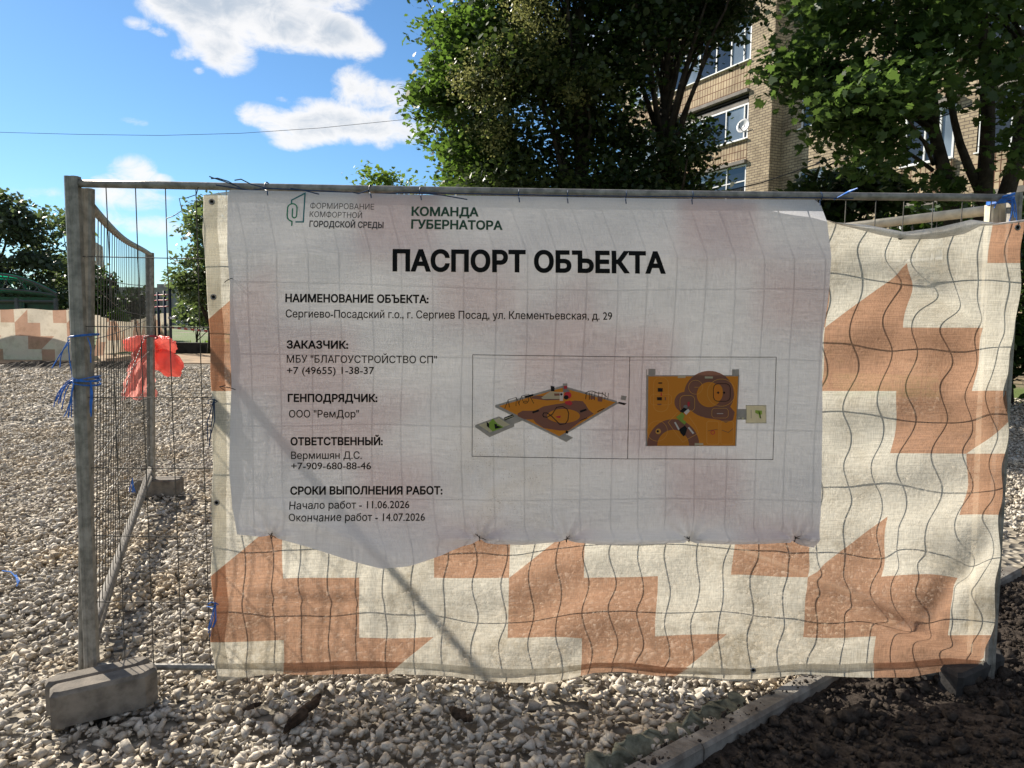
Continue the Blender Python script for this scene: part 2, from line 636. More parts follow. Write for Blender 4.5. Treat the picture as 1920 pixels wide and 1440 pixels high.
def hump(x, y):
    return 0.012 * np.sin(x * 2.1 + 0.7 * y) + 0.010 * np.sin(y * 2.9 - 1.3 * x) + 0.006 * np.sin(5 * x + 1) * np.sin(4.3 * y)


def gravel(name, XY, rng, variants, s0, s1, sink):
    n = len(XY)
    s = s0 * np.exp(rng.normal(-0.06, 0.38, n)) * 0.5
    s = np.where(rng.random(n) < 0.28, s * 0.38, s)
    s = np.clip(s, s0 * 0.10, s1)
    z = hump(XY[:, 0], XY[:, 1]) - sink - 0.018 + rng.random(n) * 0.036 - 0.012 + s * 0.1
    return scatter(name, XY, z, s, variants, M['gravel'], rng)


XY1 = zone(1.7, 5.0, -1.15, 0.5, 2000, rg)
XY2 = zone(5.0, 9.0, -1.1, 0.8, 950, rg)
XY3 = zone(9.0, 14.0, -1.1, 0.8, 340, rg)
XY4 = zone(14.0, 23.5, -1.1, -0.40, 300, rg)
XY4 = XY4[XY4[:, 1] < 19.6 + 0.0 * XY4[:, 0] + np.where(XY4[:, 0] > -8.6, 4.0, 0)]
tag(gravel('gravel_stones', XY1, rg, near_var, 0.048, 0.044, 0.008), 'loose crushed limestone gravel around the fence foot', 'gravel', kind='stuff')
tag(gravel('gravel_stones', XY2, rg, near_var, 0.049, 0.044, 0.008), 'crushed limestone gravel beyond the fence', 'gravel', kind='stuff')
tag(gravel('gravel_stones', XY3, rg, far_var, 0.070, 0.07, 0.012), 'crushed limestone gravel farther across the yard', 'gravel', kind='stuff')
tag(gravel('gravel_stones', XY4, rg, far_var, 0.078, 0.08, 0.012), 'crushed limestone gravel at the far edge of the yard', 'gravel', kind='stuff')

# soil bed on the kerb's right
def soil_h(x, y):
    ks = kerb_side(x, y)
    h = -0.055 + 0.03 * np.sin(1.7 * x + 2.2 * y) + 0.02 * np.sin(4.1 * x - 3.2 * y + 1)
    h += 0.012 * np.sin(11 * x + 3 * y) * np.sin(9 * y - 4 * x)
    h += 0.10 * np.exp(-((x - 1.68) ** 2 + (y - 2.95) ** 2) / 0.09)
    h += 0.09 * np.exp(-((x - 2.15) ** 2 + (y - 2.85) ** 2) / 0.12)
    return h * np.clip(ks / 0.10, 0.6, 1)


gx = np.arange(-0.05, 5.2, 0.03)
gy = np.arange(-2.6, 4.4, 0.03)
A, B = np.meshgrid(gy, gx, indexing='ij')       # along, side
SX = K0.x + KD.x * A + KN.x * B
SY = K0.y + KD.y * A + KN.y * B
SZ = soil_h(SX, SY) + 0.006 * rg.normal(size=SX.shape)
na, nb_ = A.shape
idx = np.arange(na * nb_).reshape(na, nb_)
quads = np.stack([idx[:-1, :-1], idx[:-1, 1:], idx[1:, 1:], idx[1:, :-1]], -1).reshape(-1, 4)
o = np_mesh('soil_ground', np.stack([SX, SY, SZ], -1).reshape(-1, 3), np.full(len(quads), 4), quads.ravel(), M['soil'], smooth=True)
tag(o, kind='structure')

clod_var = []
for _ in range(14):
    V, Fc = hull(int(rg.integers(10, 22)), 0.55 + 0.4 * rg.random(), rg, 0.55)
    clod_var.append((V, Fc))
n = 60000
al = rg.random(n) * 5.0 - 2.0
sd = 0.02 + rg.random(n) ** 1.3 * 4.0
cx = K0.x + KD.x * al + KN.x * sd
cy = K0.y + KD.y * al + KN.y * sd
k = (cy > 1.6) & (cy < 6.2) & (cx < 5)
cx, cy = cx[k], cy[k]
cs = np.clip(0.0075 * np.exp(rg.normal(0, 0.70, len(cx))), 0.0025, 0.055)
o = scatter('soil_clods', np.stack([cx, cy], -1), soil_h(cx, cy) + cs * 0.35, cs, clod_var, M['soil'], rg)
tag(o, 'loose dark crumbly soil clods to the right of the kerb', 'soil', kind='stuff')

# dark earth ridge at the far edge of the gravel
mb = MB()
V, Fq = [], []
nx, ny = 120, 10
for i in range(nx):
    for j in range(ny):
        u, v = i / (nx - 1), j / (ny - 1)
        a = G(-120 + u * 365, 702, 0)
        x, y = a.x, 19.0 + (v - 0.5) * 1.6 + 1.6 * max(0, u - 0.5)
        h = 0.17 * math.sin(math.pi * v) ** 1.2 * (0.7 + 0.5 * random.random()) * min(1, 6 * (1 - u)) - 0.04
        V.append((x, y, h))
for i in range(nx - 1):
    for j in range(ny - 1):
        Fq.append((i * ny + j, (i + 1) * ny + j, (i + 1) * ny + j + 1, i * ny + j + 1))
mb.add(V, Fq)
M['ridge'] = simple('grey_brown_earth', (0.13, 0.11, 0.085), 0.95, 0, 0.3, 5, 1.0, 12, 0.1, bdist=0.06)
tag(mb.finish('earth_ridge', M['ridge']), kind='structure')

# kerb stones in a row, each a thing
KL = 1.0
for i, lab in enumerate(['kerb stone nearest the camera, its end cut by the bottom of the photo', 'kerb stone dusted with soil beside the green fabric strip',
                         'kerb stone that runs in under the hanging banner', 'kerb stone just behind the banner', 'farthest kerb stone by the sunlit gravel right of the banner']):
    s0 = -1.85 + i * KL + (0.0 if i else 0.0)
    prof = [(0, -0.20), (0, 0.018), (-0.012, 0.03), (-0.072, 0.03), (-0.082, 0.02), (-0.082, -0.20)]
    a = K0 + KD * (s0 + 0.004)
    b = K0 + KD * (s0 + KL - 0.004)
    dz = random.uniform(-0.004, 0.004)
    mb = MB()
    steps = 14
    path = [a + (b - a) * (q / steps) + Vector((0, 0, dz)) for q in range(steps + 1)]
    mb.prism(prof, KN, (0, 0, 1), path)
    o = mb.finish('kerb_stone', M['kerb'], loc=(a + b) / 2)
    tag(o, lab, 'kerb', 'kerb stones along the gravel edge')

# mortar haunch and soil crumbs along the kerb
n = 700
al = rg.random(n) * 3.6 - 0.6
sd = -0.02 - rg.random(n) ** 1.5 * 0.09
heap = rg.random(n) < 0.45
al = np.where(heap, 1.12 + rg.normal(0, 0.12, n), al)
px_ = K0.x + KD.x * al + KN.x * sd
py_ = K0.y + KD.y * al + KN.y * sd
cs = np.clip(0.006 * np.exp(rg.normal(0, 0.5, n)), 0.002, 0.02)
o = scatter('soil_crumbs', np.stack([px_, py_], -1), np.where(sd < -0.085, 0.012, 0.031) + cs * 0.3, cs, clod_var, M['soil'], rg)
tag(o, 'crumbs of dark soil spilt on top of the kerb', 'soil', kind='stuff')

# green-grey geotextile strip poking up beside the kerb
mb = MB()
V, Fq = [], []
nu, nv = 130, 14
hk = [random.uniform(0.012, 0.062) for _ in range(15)]
ok_ = [random.uniform(0.0, 0.06) for _ in range(15)]
sm_ = lambda a, u: (lambda q: a[min(int(q), 13)] * (1 - (q - min(int(q), 13))) + a[min(int(q), 13) + 1] * (q - min(int(q), 13)))(u * 14)
for i in range(nu):
    u = i / (nu - 1)
    al_ = -0.30 + 0.86 * u
    hgt = (sm_(hk, u) + 0.004 * math.sin(u * 61) + 0.003 * math.sin(u * 137)) * (1 - 0.7 * max(0, (u - 0.75) / 0.25)) 
    for j in range(nv):
        v = j / (nv - 1)
        out_ = -0.105 - 0.02 * math.sin(v * 3.0) - v * (0.02 + sm_(ok_, u)) - 0.012 * math.sin(u * 41 + v * 5) - 0.007 * math.sin(u * 83 + v * 9)
        p = K0 + KD * (al_ + 0.012 * math.sin(v * 6 + u * 30)) + KN * out_
        V.append((p.x, p.y, -0.02 + (hgt * 0.8 + 0.024) * math.sin(v * 1.9) + 0.006 * math.sin(u * 55 + v * 4)))
for i in range(nu - 1):
    for j in range(nv - 1):
        Fq.append((i * nv + j, (i + 1) * nv + j, (i + 1) * nv + j + 1, i * nv + j + 1))
mb.add(V, Fq)
o = mb.finish('geotextile_strip', M['geotextile'], smooth=True, loc=K0)
sm = o.modifiers.new('thick', 'SOLIDIFY')
sm.thickness = 0.003
tag(o, 'crumpled green-grey geotextile strip sticking up between gravel and kerb', 'fabric strip')


def scrap(name, a, b, w, label):
    a, b = Vector(a), Vector(b)
    mb = MB()
    nseg = 12
    pts, rs = [], []
    for i in range(nseg + 1):
        u = i / nseg
        pts.append(a + (b - a) * u + Vector((random.uniform(-1, 1), random.uniform(-1, 1), random.uniform(-.6, .6))) * w * 0.35)
        rs.append(w * (0.35 + 0.65 * math.sin(math.pi * min(1, max(0.05, u * 0.9 + 0.07)))) * random.uniform(0.75, 1.15))
    mb.tube(pts, rs, 7)
    return tag(mb.finish(name, M['wood'], loc=(a + b) / 2), label, 'wood')


scrap('bark_scrap', G(600, 1305, 0.045), G(533, 1372, 0.035), 0.022, 'dark splintered strip of bark lying on the gravel below the banner')
scrap('bark_scrap', G(843, 1328, 0.045), G(884, 1350, 0.045), 0.020, 'short dark chunk of wood half buried in shaded gravel').__setitem__('group', 'wood scraps on the gravel')
scrap('bark_scrap', G(455, 1330, 0.04), G(492, 1318, 0.04), 0.010, 'thin grey-black bark splinter left of the longer strip')

# ------------------------------------------------------------------ the fence line
FL = P(165, 800, 2.73)
FL.z = 0
FR = P(1880, 800, 2.81)
FR.z = 0
FE = (FR - FL).normalized()
FN = Vector((FE.y, -FE.x, 0))                    # towards the camera side
UP = Vector((0, 0, 1))


def fence(px, py, d=0.0):
    """where the sight line of a photo pixel meets the fence plane: (s along the fence, z)"""
    r = ray(px, py)
    q = FL + FN * d
    c = Vector((0, 0, CAM_H))
    t = (q - c).dot(FN) / r.dot(FN)
    p = c + r * t
    return (p - FL).dot(FE), p.z


def W(s, z, d=0.0):
    return FL + FE * s + FN * d + UP * z


def WP(px, py, d=0.0):
    s, z = fence(px, py, d)
    return W(s, z, d)


def post_prof(w, dp):
    a, b, c, g = w / 2, dp / 2, 0.008, 0.003
    return [(-a + c, -b), (-0.006, -b), (-0.003, -b + g), (0.003, -b + g), (0.006, -b), (a - c, -b), (a, -b + c), (a, b - c), (a - c, b), (-a + c, b), (-a, b - c), (-a, -b + c)]


def wire_grid(mb, A, B, z0, z1, sp, hz, rad, skip=0.0, wob=0.0, ztop=None):
    """vertical and horizontal wires between ground points A and B"""
    A, B = Vector(A), Vector(B)
    L = (B - A).length
    e = (B - A).normalized()
    n_ = Vector((e.y, -e.x, 0))
    x = skip
    while x < L - 0.03:
        zt = z1 if ztop is None else ztop(x / L)
        j = random.uniform(-wob, wob)
        pts = [A + e * (x + j * math.sin(3 * q)) + UP * (z0 + (zt - z0) * q) + n_ * j * math.sin(5 * q + x) for q in (0, .25, .5, .75, 1)]
        mb.tube(pts, rad, 5, cap=False)
        x += sp
    for z in hz:
        pts = [A + e * (L * q) + UP * (z + wob * math.sin(7 * q + z * 5)) - n_ * 0.004 for q in [i / 10 for i in range(11)]]
        mb.tube(pts, rad, 5, cap=False)


# --- near panel that carries the banners
panel = thing('temporary_fence', 'grey steel temporary fence panel facing the camera that carries the banners', 'fence', FL, group='steel temporary fence panels')
mb = MB()
prof = post_prof(0.050, 0.040)
pt, pb = WP(136, 333), WP(174, 1283)
mb.prism(prof, FE, FN * -1, [pb, pt + UP * 0.004])
mb.finish('post', M['galv'], panel)
mb = MB()
qt, qb = WP(1903, 362), WP(1850, 1285)
mb.prism(post_prof(0.046, 0.040), FE, FN * -1, [qb, qt])
mb.finish('post', M['galv'], panel)
mb = MB()
a, b = WP(150, 344), WP(1892, 371)
mb.tube([a + (b - a) * q + UP * (-0.006 * math.sin(math.pi * q)) for q in [i / 12 for i in range(13)]], 0.0145, 12)
mb.finish('top_tube', M['galv'], panel, smooth=True)
mb = MB()
a2, b2 = WP(178, 1249), WP(1850, 1262)
mb.tube([a2, a2 + (b2 - a2) * 0.5, b2], 0.0125, 12)
mb.finish('bottom_tube', M['galv'], panel)
mb = MB()
HZ = [fence(200, y)[1] for y in (483, 614, 745, 876, 1005, 1131)]
s0 = fence(212, 700)[0]
ds = (fence(378, 700)[0] - fence(212, 700)[0]) / 3
A_ = FL + FE * 0.0
B_ = FR + FE * 0.02
wire_grid(mb, A_, B_, a2.z, a.z - 0.005, ds, HZ, 0.0020, skip=s0 % ds, wob=0.004)
mb.finish('wire_mesh', M['galv_dark'], panel, smooth=True)

# --- side panel running back on the left
N2 = P(163, 800, 2.80)
N2.z = 0
F2 = P(281, 700, 5.8)
F2.z = 0
E2 = (F2 - N2).normalized()
X2 = Vector((E2.y, -E2.x, 0))
side = thing('temporary_fence', 'grey steel temporary fence panel running back from the left corner, its top rail sagging', 'fence', N2, group='steel temporary fence panels')
n2t, n2b = WP(163, 354, -0.065), WP(161, 1268, -0.065)
mb = MB()
mb.prism(post_prof(0.048, 0.040), FE, FN * -1, [n2b, n2t])
mb.finish('post', M['galv'], side)
mb = MB()
f2t, f2b = P(281, 474, 5.8), P(284, 905, 5.8)
mb.prism(post_prof(0.055, 0.045), FE, FN * -1, [f2b, f2t])
mb.finish('post', M['galv'], side)
mb = MB()
ta, tb = n2t + UP * -0.05, f2t - UP * 0.01
sag = lambda q: -0.035 * math.sin(math.pi * q) - 0.01 * math.sin(2 * math.pi * q)
mb.tube([ta + (tb - ta) * q + UP * sag(q) for q in [i / 16 for i in range(17)]], 0.017, 10)
mb.finish('top_tube', M['galv'], side, smooth=True)
mb = MB()
ba, bb = n2b + UP * 0.04, P(283, 893, 5.8)
mb.tube([ba + (bb - ba) * q - X2 * 0.02 * math.sin(math.pi * q) for q in [i / 8 for i in range(9)]], 0.023, 10)
mb.tube([ba + (bb - ba) * q + UP * 0.072 for q in [i / 8 for i in range(9)]], 0.022, 8)
mb.finish('bottom_tube', simple('dusty_steel', (0.24, 0.22, 0.19), 0.8, 0.0, 0.2, 25, 0.2, 90, 0.2), side, smooth=True)
mb = MB()
nw = 34
for i in range(1, nw):
    q = i / nw
    lo_w, hi_w = ba + (bb - ba) * q, ta + (tb - ta) * q + UP * sag(q)
    j = random.uniform(-0.004, 0.004)
    mb.tube([lo_w + (hi_w - lo_w) * k + E2 * (j * math.sin(3 * k)) for k in (0, .25, .5, .75, 1)], 0.0021, 5, cap=False)
for k in range(1, 7):
    f_ = k / 7
    l_, r_ = ba + (ta - ba) * f_, bb + (tb - bb) * f_
    mb.tube([l_ + (r_ - l_) * q + UP * (sag(q) * f_ * 0.5) - X2 * 0.004 for q in [i / 10 for i in range(11)]], 0.0021, 5, cap=False)
# two diagonal repair wires
mb.tube([N2 + E2 * 0.5 + UP * 0.75, N2 + E2 * 1.6 + UP * 1.1, N2 + E2 * 2.9 + UP * 1.30], 0.002, 5)
mb.tube([N2 + E2 * 0.2 + UP * 1.62, N2 + E2 * 1.4 + UP * 1.50, N2 + E2 * 3.1 + UP * 1.46], 0.002, 5)
mb.finish('wire_mesh', M['galv_dark'], side, smooth=True)
# small plate wired to the side panel
mb = MB()
pc = N2 + E2 * 0.62 + UP * 1.755 - X2 * 0.006
mb.box(pc, (0.24, 0.004, 0.10), Matrix((E2, X2, UP)).transposed(), 0.001)
tag(mb.finish('tag_plate', M['plate'], loc=pc), 'small blank pale plate wired to the side fence panel', 'plate')

# --- third panel going back from the right end, tubes in a lighter cream than the grey panels
R3 = WP(1866, 800, -0.06)
R3.z = 0
B3 = P(1625, 800, 3.38)
B3.z = 0
B3 = R3 + (B3 - R3) * 5.5
E3 = (B3 - R3).normalized()
third = thing('temporary_fence', 'cream tubed fence panel running back from the right end behind the banner', 'fence', R3, group='steel temporary fence panels')
mb = MB()
r3t = WP(1866, 384, -0.06)
mb.prism(post_prof(0.062, 0.05), FE, FN * -1, [R3 + UP * 0.02, r3t])
mb.finish('post', M['cream_tube'], third)
mb = MB()
mb.prism(post_prof(0.062, 0.05), FE, FN * -1, [B3 + UP * 0.02, B3 + UP * r3t.z])
mb.finish('post', M['cream_tube'], third)
mb = MB()
mb.tube([R3 + UP * (r3t.z - 0.01), B3 + UP * (r3t.z - 0.01)], 0.021, 12)
mb.finish('top_tube', M['cream_tube'], third, smooth=True)
mb = MB()
mb.tube([R3 + UP * 0.16, B3 + UP * 0.16], 0.018, 12)
mb.finish('bottom_tube', M['cream_tube'], third, smooth=True)
mb = MB()
wire_grid(mb, R3, B3, 0.16, r3t.z - 0.01, 0.11, [0.42, 0.68, 0.94, 1.2, 1.46, 1.72], 0.002, skip=0.08, wob=0.004)
mb.finish('wire_mesh', M['galv_dark'], third, smooth=True)


# ------------------------------------------------------------------ fabric
def sines(s, z, seed, k, amp, n=6, spread=0.5):
    r = np.random.default_rng(seed)
    out = 0
    for _ in range(n):
        a = r.random() * 2 * np.pi
        kk = k * (1 + spread * (r.random() * 2 - 1))
        out = out + np.sin(kk * (np.cos(a) * s + np.sin(a) * z) + r.random() * 6.28)
    return out * amp / math.sqrt(n)


def ridge(s, z, s1, z1, s2, z2, w, amp):
    """a crease running from point 1 to point 2"""
    dx, dz = s2 - s1, z2 - z1
    L2 = dx * dx + dz * dz
    t = np.clip(((s - s1) * dx + (z - z1) * dz) / L2, 0, 1)
    dist = np.hypot(s - s1 - t * dx, z - z1 - t * dz)
    return amp * np.exp(-(dist / w) ** 2) * np.sin(np.pi * np.clip(t * 0.9 + 0.05, 0, 1))


def d_pattern(s, z):
    s, z = np.asarray(s, float), np.asarray(z, float)
    d = 0.032 + sines(s, z, 3, 8.0, 0.0060) + sines(s, z, 4, 19.0, 0.0028) + 0.0085 * np.sin(z * 23.7 + 1.9 * np.sin(s * 2.3) + 1.2 * np.sin(s * 5.1) + 0.6 * np.sin(s * 11 + z * 6)) * (1 + 0.5 * np.sin(s * 3.7 + z * 2)) + sines(s, z, 14, 13.0, 0.004)
    d = d + sines(s, z, 5, 48.0, 0.0008, 8)
    rt = np.clip((s - 2.75) / 0.5, 0, 1)
    d = d + rt * (sines(s, z, 6, 13.0, 0.008) + 0.012)
    a = fence(1500, 1090); b = fence(1840, 1230)
    d = d + ridge(s, z, a[0], a[1], b[0], b[1], 0.03, 0.03)
    a = fence(1470, 1030); b = fence(1720, 1190)
    d = d + ridge(s, z, a[0], a[1], b[0], b[1], 0.025, 0.018)
    a = fence(1700, 1190); b = fence(1860, 960)
    d = d + ridge(s, z, a[0], a[1], b[0], b[1], 0.05, 0.03)
    a = fence(1560, 470); b = fence(1900, 640)
    d = d + ridge(s, z, a[0], a[1], b[0], b[1], 0.05, 0.028)
    a = fence(1640, 1010); b = fence(1850, 1130)
    d = d + ridge(s, z, a[0], a[1], b[0], b[1], 0.04, -0.02)
    a = fence(440, 1110); b = fence(740, 1130)
    d = d + ridge(s, z, a[0], a[1], b[0], b[1], 0.02, 0.012)
    d = d + (0.018 - d) * np.clip((z - 1.80) / 0.12, 0, 1) * np.clip((2.9 - s) / 0.3, 0, 1)
    return np.maximum(d, 0.005)


TIE_PX = [(510, 1003), (900, 1003), (1061, 1006), (1289, 1007), (1485, 1006)]
TIE_SZ = [fence(x, y, 0.06) for x, y in TIE_PX]


def d_white(s, z):
    s, z = np.asarray(s, float), np.asarray(z, float)
    d = 0.098 + sines(s, z, 8, 5.0, 0.0065) + sines(s, z, 9, 12.0, 0.0016) + 0.0016 * np.sin(s * 60 + 2 * np.sin(z * 3)) * 0.12
    f = fence(720, 1045, 0.08)
    d = d + 0.035 * np.exp(-(((s - f[0]) / 0.22) ** 2 + ((z - f[1]) / 0.14) ** 2))
    a = fence(470, 930, 0.08); b = fence(760, 1040, 0.08)
    d = d + ridge(s, z, a[0], a[1], b[0], b[1], 0.03, 0.012)
    # the lower edge rolls back towards the mesh, pinched at the ties
    low = np.interp(s, [q[0] for q in TIE_SZ], [q[1] for q in TIE_SZ])
    band = np.exp(-((z - low + 0.012) / 0.035) ** 2) * np.clip((s - f[0] - 0.15) / 0.2, 0, 1)
    d = d + band * 0.020
    d = d + (0.040 - d) * np.clip((z - 1.72) / 0.22, 0, 1)
    d = d - np.clip((low + 0.000 - z) / 0.03, 0, 1) * 0.030 * np.clip((s - f[0] - 0.15) / 0.2, 0, 1)
    for (ts, tz) in TIE_SZ:
        rr = np.hypot(s - ts, z - tz)
        th = np.arctan2(z - tz, s - ts)
        d = d - 0.030 * np.exp(-(rr / 0.022) ** 2) + 0.006 * np.exp(-(rr / 0.09) ** 2) * np.sin(th * 9) * np.clip(rr / 0.02, 0, 1)
    return d


def poly_at(pts, n):
    p = np.array(pts, float)
    seg = np.r_[0, np.cumsum(np.hypot(*np.diff(p, axis=0).T))]
    t = np.linspace(0, seg[-1], n)
    return np.stack([np.interp(t, seg, p[:, 0]), np.interp(t, seg, p[:, 1])], -1)


def cloth(name, top, bottom, left, right, nu, nv, dfun, mat, parent, uvfun, dmean, extra=None):
    T, B = poly_at(top, nu), poly_at(bottom, nu)
    L, R = poly_at(left, nv), poly_at(right, nv)
    u = np.linspace(0, 1, nu)[None, :, None]
    v = np.linspace(0, 1, nv)[:, None, None]
    C = (1 - v) * T[None] + v * B[None] + (1 - u) * L[:, None] + u * R[:, None]
    C = C - ((1 - u) * (1 - v) * T[0] + u * (1 - v) * T[-1] + (1 - u) * v * B[0] + u * v * B[-1])
    pts = C.reshape(-1, 2)
    SZ_ = np.array([fence(x, y, dmean) for x, y in pts])
    D = dfun(SZ_[:, 0], SZ_[:, 1])
    if extra is not None:
        D = D + extra(pts, SZ_)
    V = np.array(FL)[None] + SZ_[:, :1] * np.array(FE) + D[:, None] * np.array(FN) + SZ_[:, 1:] * np.array(UP)
    ix = np.arange(nu * nv).reshape(nv, nu)
    q = np.stack([ix[:-1, :-1], ix[1:, :-1], ix[1:, 1:], ix[:-1, 1:]], -1).reshape(-1, 4)
    loc = np.array(parent.location) if parent is not None else V.mean(0)
    o = np_mesh(name, V, np.full(len(q), 4), q.ravel(), mat, parent, smooth=True, loc=loc)
    uv = o.data.uv_layers.new(name='cloth')
    UV = uvfun(SZ_)
    uv.data.foreach_set('uv', UV[q.ravel()].astype(np.float32).ravel())
    return o


def fabric_mat(name, patterned, trans=0.42, hole=0.12, cream=(0.74, 0.70, 0.58), orange=(0.56, 0.21, 0.075), dirt=True, speck=None, weave=1.0):
    m, t, out = new_mat(name)
    uvn = t.node('ShaderNodeUVMap', uv_map='cloth').outputs[0]
    sp = t.node('ShaderNodeSeparateXYZ')
    t.l.new(uvn, sp.inputs[0])
    tc = t.node('ShaderNodeTexCoord').outputs['Object']
    if patterned:
        u, v = sp.outputs[0], sp.outputs[1]
        mu, mv = t.m('FLOORED_MODULO', u, 4.0), t.m('FLOORED_MODULO', v, 4.0)
        fu, fv = t.m('FRACT', mu), t.m('FRACT', mv)

        def is_(a, k):
            return t.m('COMPARE', t.m('FLOOR', a), float(k), 0.1)
        c0, c1, c2, c3 = [is_(mu, k) for k in range(4)]
        r0, r1, r2, r3 = [is_(mv, k) for k in range(4)]
        lo = t.m('GREATER_THAN', t.m('ADD', fu, fv), 1.0)
        hi = t.m('LESS_THAN', t.m('ADD', fu, fv), 1.0)
        terms = [t.m('MULTIPLY', r0, t.m('ADD', t.m('MULTIPLY', c0, lo), c3)),
                 t.m('MULTIPLY', r1, t.m('ADD', c0, c1)),
                 t.m('MULTIPLY', r2, t.m('ADD', c1, t.m('MULTIPLY', c2, hi))),
                 t.m('MULTIPLY', r3, c2)]
        msk = t.m('ADD', t.m('ADD', terms[0], terms[1]), t.m('ADD', terms[2], terms[3]), clamp=True)
        col = t.mix(msk, cream, orange)
    else:
        col = t.mix(0.0, cream, cream)
    # woven tape structure
    mp = t.node('ShaderNodeMapping')
    mp.inputs['Scale'].default_value = (420, 420, 14)
    t.l.new(tc, mp.inputs[0])
    nv_ = t.noise(mp.outputs[0], 1.0, 3, 0.6)
    mp2 = t.node('ShaderNodeMapping')
    mp2.inputs['Scale'].default_value = (12, 12, 420)
    t.l.new(tc, mp2.inputs[0])
    nh_ = t.noise(mp2.outputs[0], 1.0, 3, 0.6)
    wv = t.m('ADD', t.m('MULTIPLY', nv_, 0.5), t.m('MULTIPLY', nh_, 0.5))
    col = t.mix(1.0, col, t.mix(t.ramp(wv, 0.38, 0.62), (1 - 0.17 * weave,) * 3, (1 + 0.05 * weave,) * 3), 'MULTIPLY')
    if dirt:
        dn_ = t.noise(tc, 3.2, 6, 0.65)
        dn2 = t.noise(tc, 30, 5, 0.7)
        dm = t.m('MULTIPLY', t.ramp(dn_, 0.46, 0.70), t.ramp(dn2, 0.3, 0.7, 0.4, 1.0))
        if patterned:
            low_ = t.ramp(t.m('ADD', sp.outputs[1], t.m('MULTIPLY', dn_, 2.5)), 5.2, 8.4)
            dm = t.m('ADD', t.m('MULTIPLY', dm, 0.75), t.m('MULTIPLY', low_, t.ramp(dn2, 0.25, 0.75, 0.15, 0.9)), clamp=True)
        col = t.mix(t.m('MULTIPLY', dm, 0.78), col, t.mix(1.0, col, (0.46, 0.40, 0.31), 'MULTIPLY'))
    if speck:
        ds_ = t.m('DIVIDE', t.m('SUBTRACT', sp.outputs[0], speck[0]), speck[2])
        dz_ = t.m('DIVIDE', t.m('SUBTRACT', sp.outputs[1], speck[1]), speck[3])
        g = t.m('SUBTRACT', 1.0, t.m('ADD', t.m('MULTIPLY', ds_, ds_), t.m('MULTIPLY', dz_, dz_)), clamp=True)
        vo = t.noise(tc, 230, 2, 0.6)
        vv = t.m('MULTIPLY', t.ramp(vo, 0.63, 0.70), t.m('POWER', g, 0.7))
        vv = t.m('MULTIPLY', vv, t.ramp(t.noise(tc, 20, 3), 0.38, 0.6))
        col = t.mix(t.m('MULTIPLY', vv, 0.85), col, (0.10, 0.075, 0.05))
        haze_ = t.m('MULTIPLY', g, t.m('MULTIPLY', t.ramp(t.noise(tc, 9, 4), 0.35, 0.7), 0.22))
        col = t.mix(haze_, col, (0.42, 0.33, 0.20))
    df = t.node('ShaderNodeBsdfPrincipled')
    t.l.new(col, df.inputs['Base Color'])
    df.inputs['Roughness'].default_value = 0.6
    df.inputs['Specular IOR Level'].default_value = 0.2
    b1 = t.node('ShaderNodeBump')
    b1.inputs['Strength'].default_value = 0.25 * weave
    b1.inputs['Distance'].default_value = 0.002
    t.l.new(wv, b1.inputs['Height'])
    b2 = t.node('ShaderNodeBump')
    b2.inputs['Strength'].default_value = 0.24 if patterned else 0.10
    b2.inputs['Distance'].default_value = 0.010
    t.l.new(t.m('ADD', t.noise(tc, 22, 3, 0.5, 1.5), t.m('MULTIPLY', t.noise(tc, 60, 2, 0.5, 1.0), 0.35)), b2.inputs['Height'])
    t.l.new(b1.outputs[0], b2.inputs['Normal'])
    t.l.new(b2.outputs[0], df.inputs['Normal'])
    tr = t.node('ShaderNodeBsdfTranslucent')
    # the print is on one face only, so light through the cloth is less coloured
    t.l.new(b2.outputs[0], tr.inputs['Normal'])
    t.l.new(t.mix(0.15 if patterned else 0.0, col, cream), tr.inputs[0])
    mx = t.node('ShaderNodeMixShader')
    mx.inputs[0].default_value = trans
    t.l.new(df.outputs[0], mx.inputs[1])
    t.l.new(tr.outputs[0], mx.inputs[2])
    tp = t.node('ShaderNodeBsdfTransparent')
    t.l.new(t.mix(0.85, col, (1, 1, 1)), tp.inputs[0])
    mx2 = t.node('ShaderNodeMixShader')
    t.l.new(t.ramp(wv, 0.34, 0.60, hole * 1.9, hole * 0.3), mx2.inputs[0])
    t.l.new(mx.outputs[0], mx2.inputs[1])
    t.l.new(tp.outputs[0], mx2.inputs[2])
    t.l.new(mx2.outputs[0], out.inputs[0])
    return m


_sA, _zA = fence(391, 612, 0.024)
_sB, _ = fence(1505, 1140, 0.024)
_, _zB = fence(460, 1085, 0.024)
CELL_S = (_sB - fence(391, 1140, 0.024)[0]) / 8.0
S_A = fence(391, 1140, 0.024)[0]
CELL_Z = (_zA - _zB) / 4.0


# the cloth hangs a little askew on the fence
_sR, _zR = fence(1640, 614, 0.03)
SHEAR_V = (_zR - _zA) / (_sR - _sA)
_sQ, _zQ = fence(1675, 790, 0.03)
_zL = fence(1505, 1140, 0.024)[1]
SHEAR_U = (_sQ - S_A - 9 * CELL_S) / (_zQ - _zL) / (_sQ - S_A)


def uv_pattern(SZ_):
    s_, z_ = SZ_[:, 0] - S_A, SZ_[:, 1]
    return np.stack([(s_ - SHEAR_U * (z_ - _zL) * s_) / CELL_S, 1.0 + (_zA + SHEAR_V * (SZ_[:, 0] - _sA) - z_) / CELL_Z], -1)


def uv_plain(SZ_):
    return SZ_.copy()


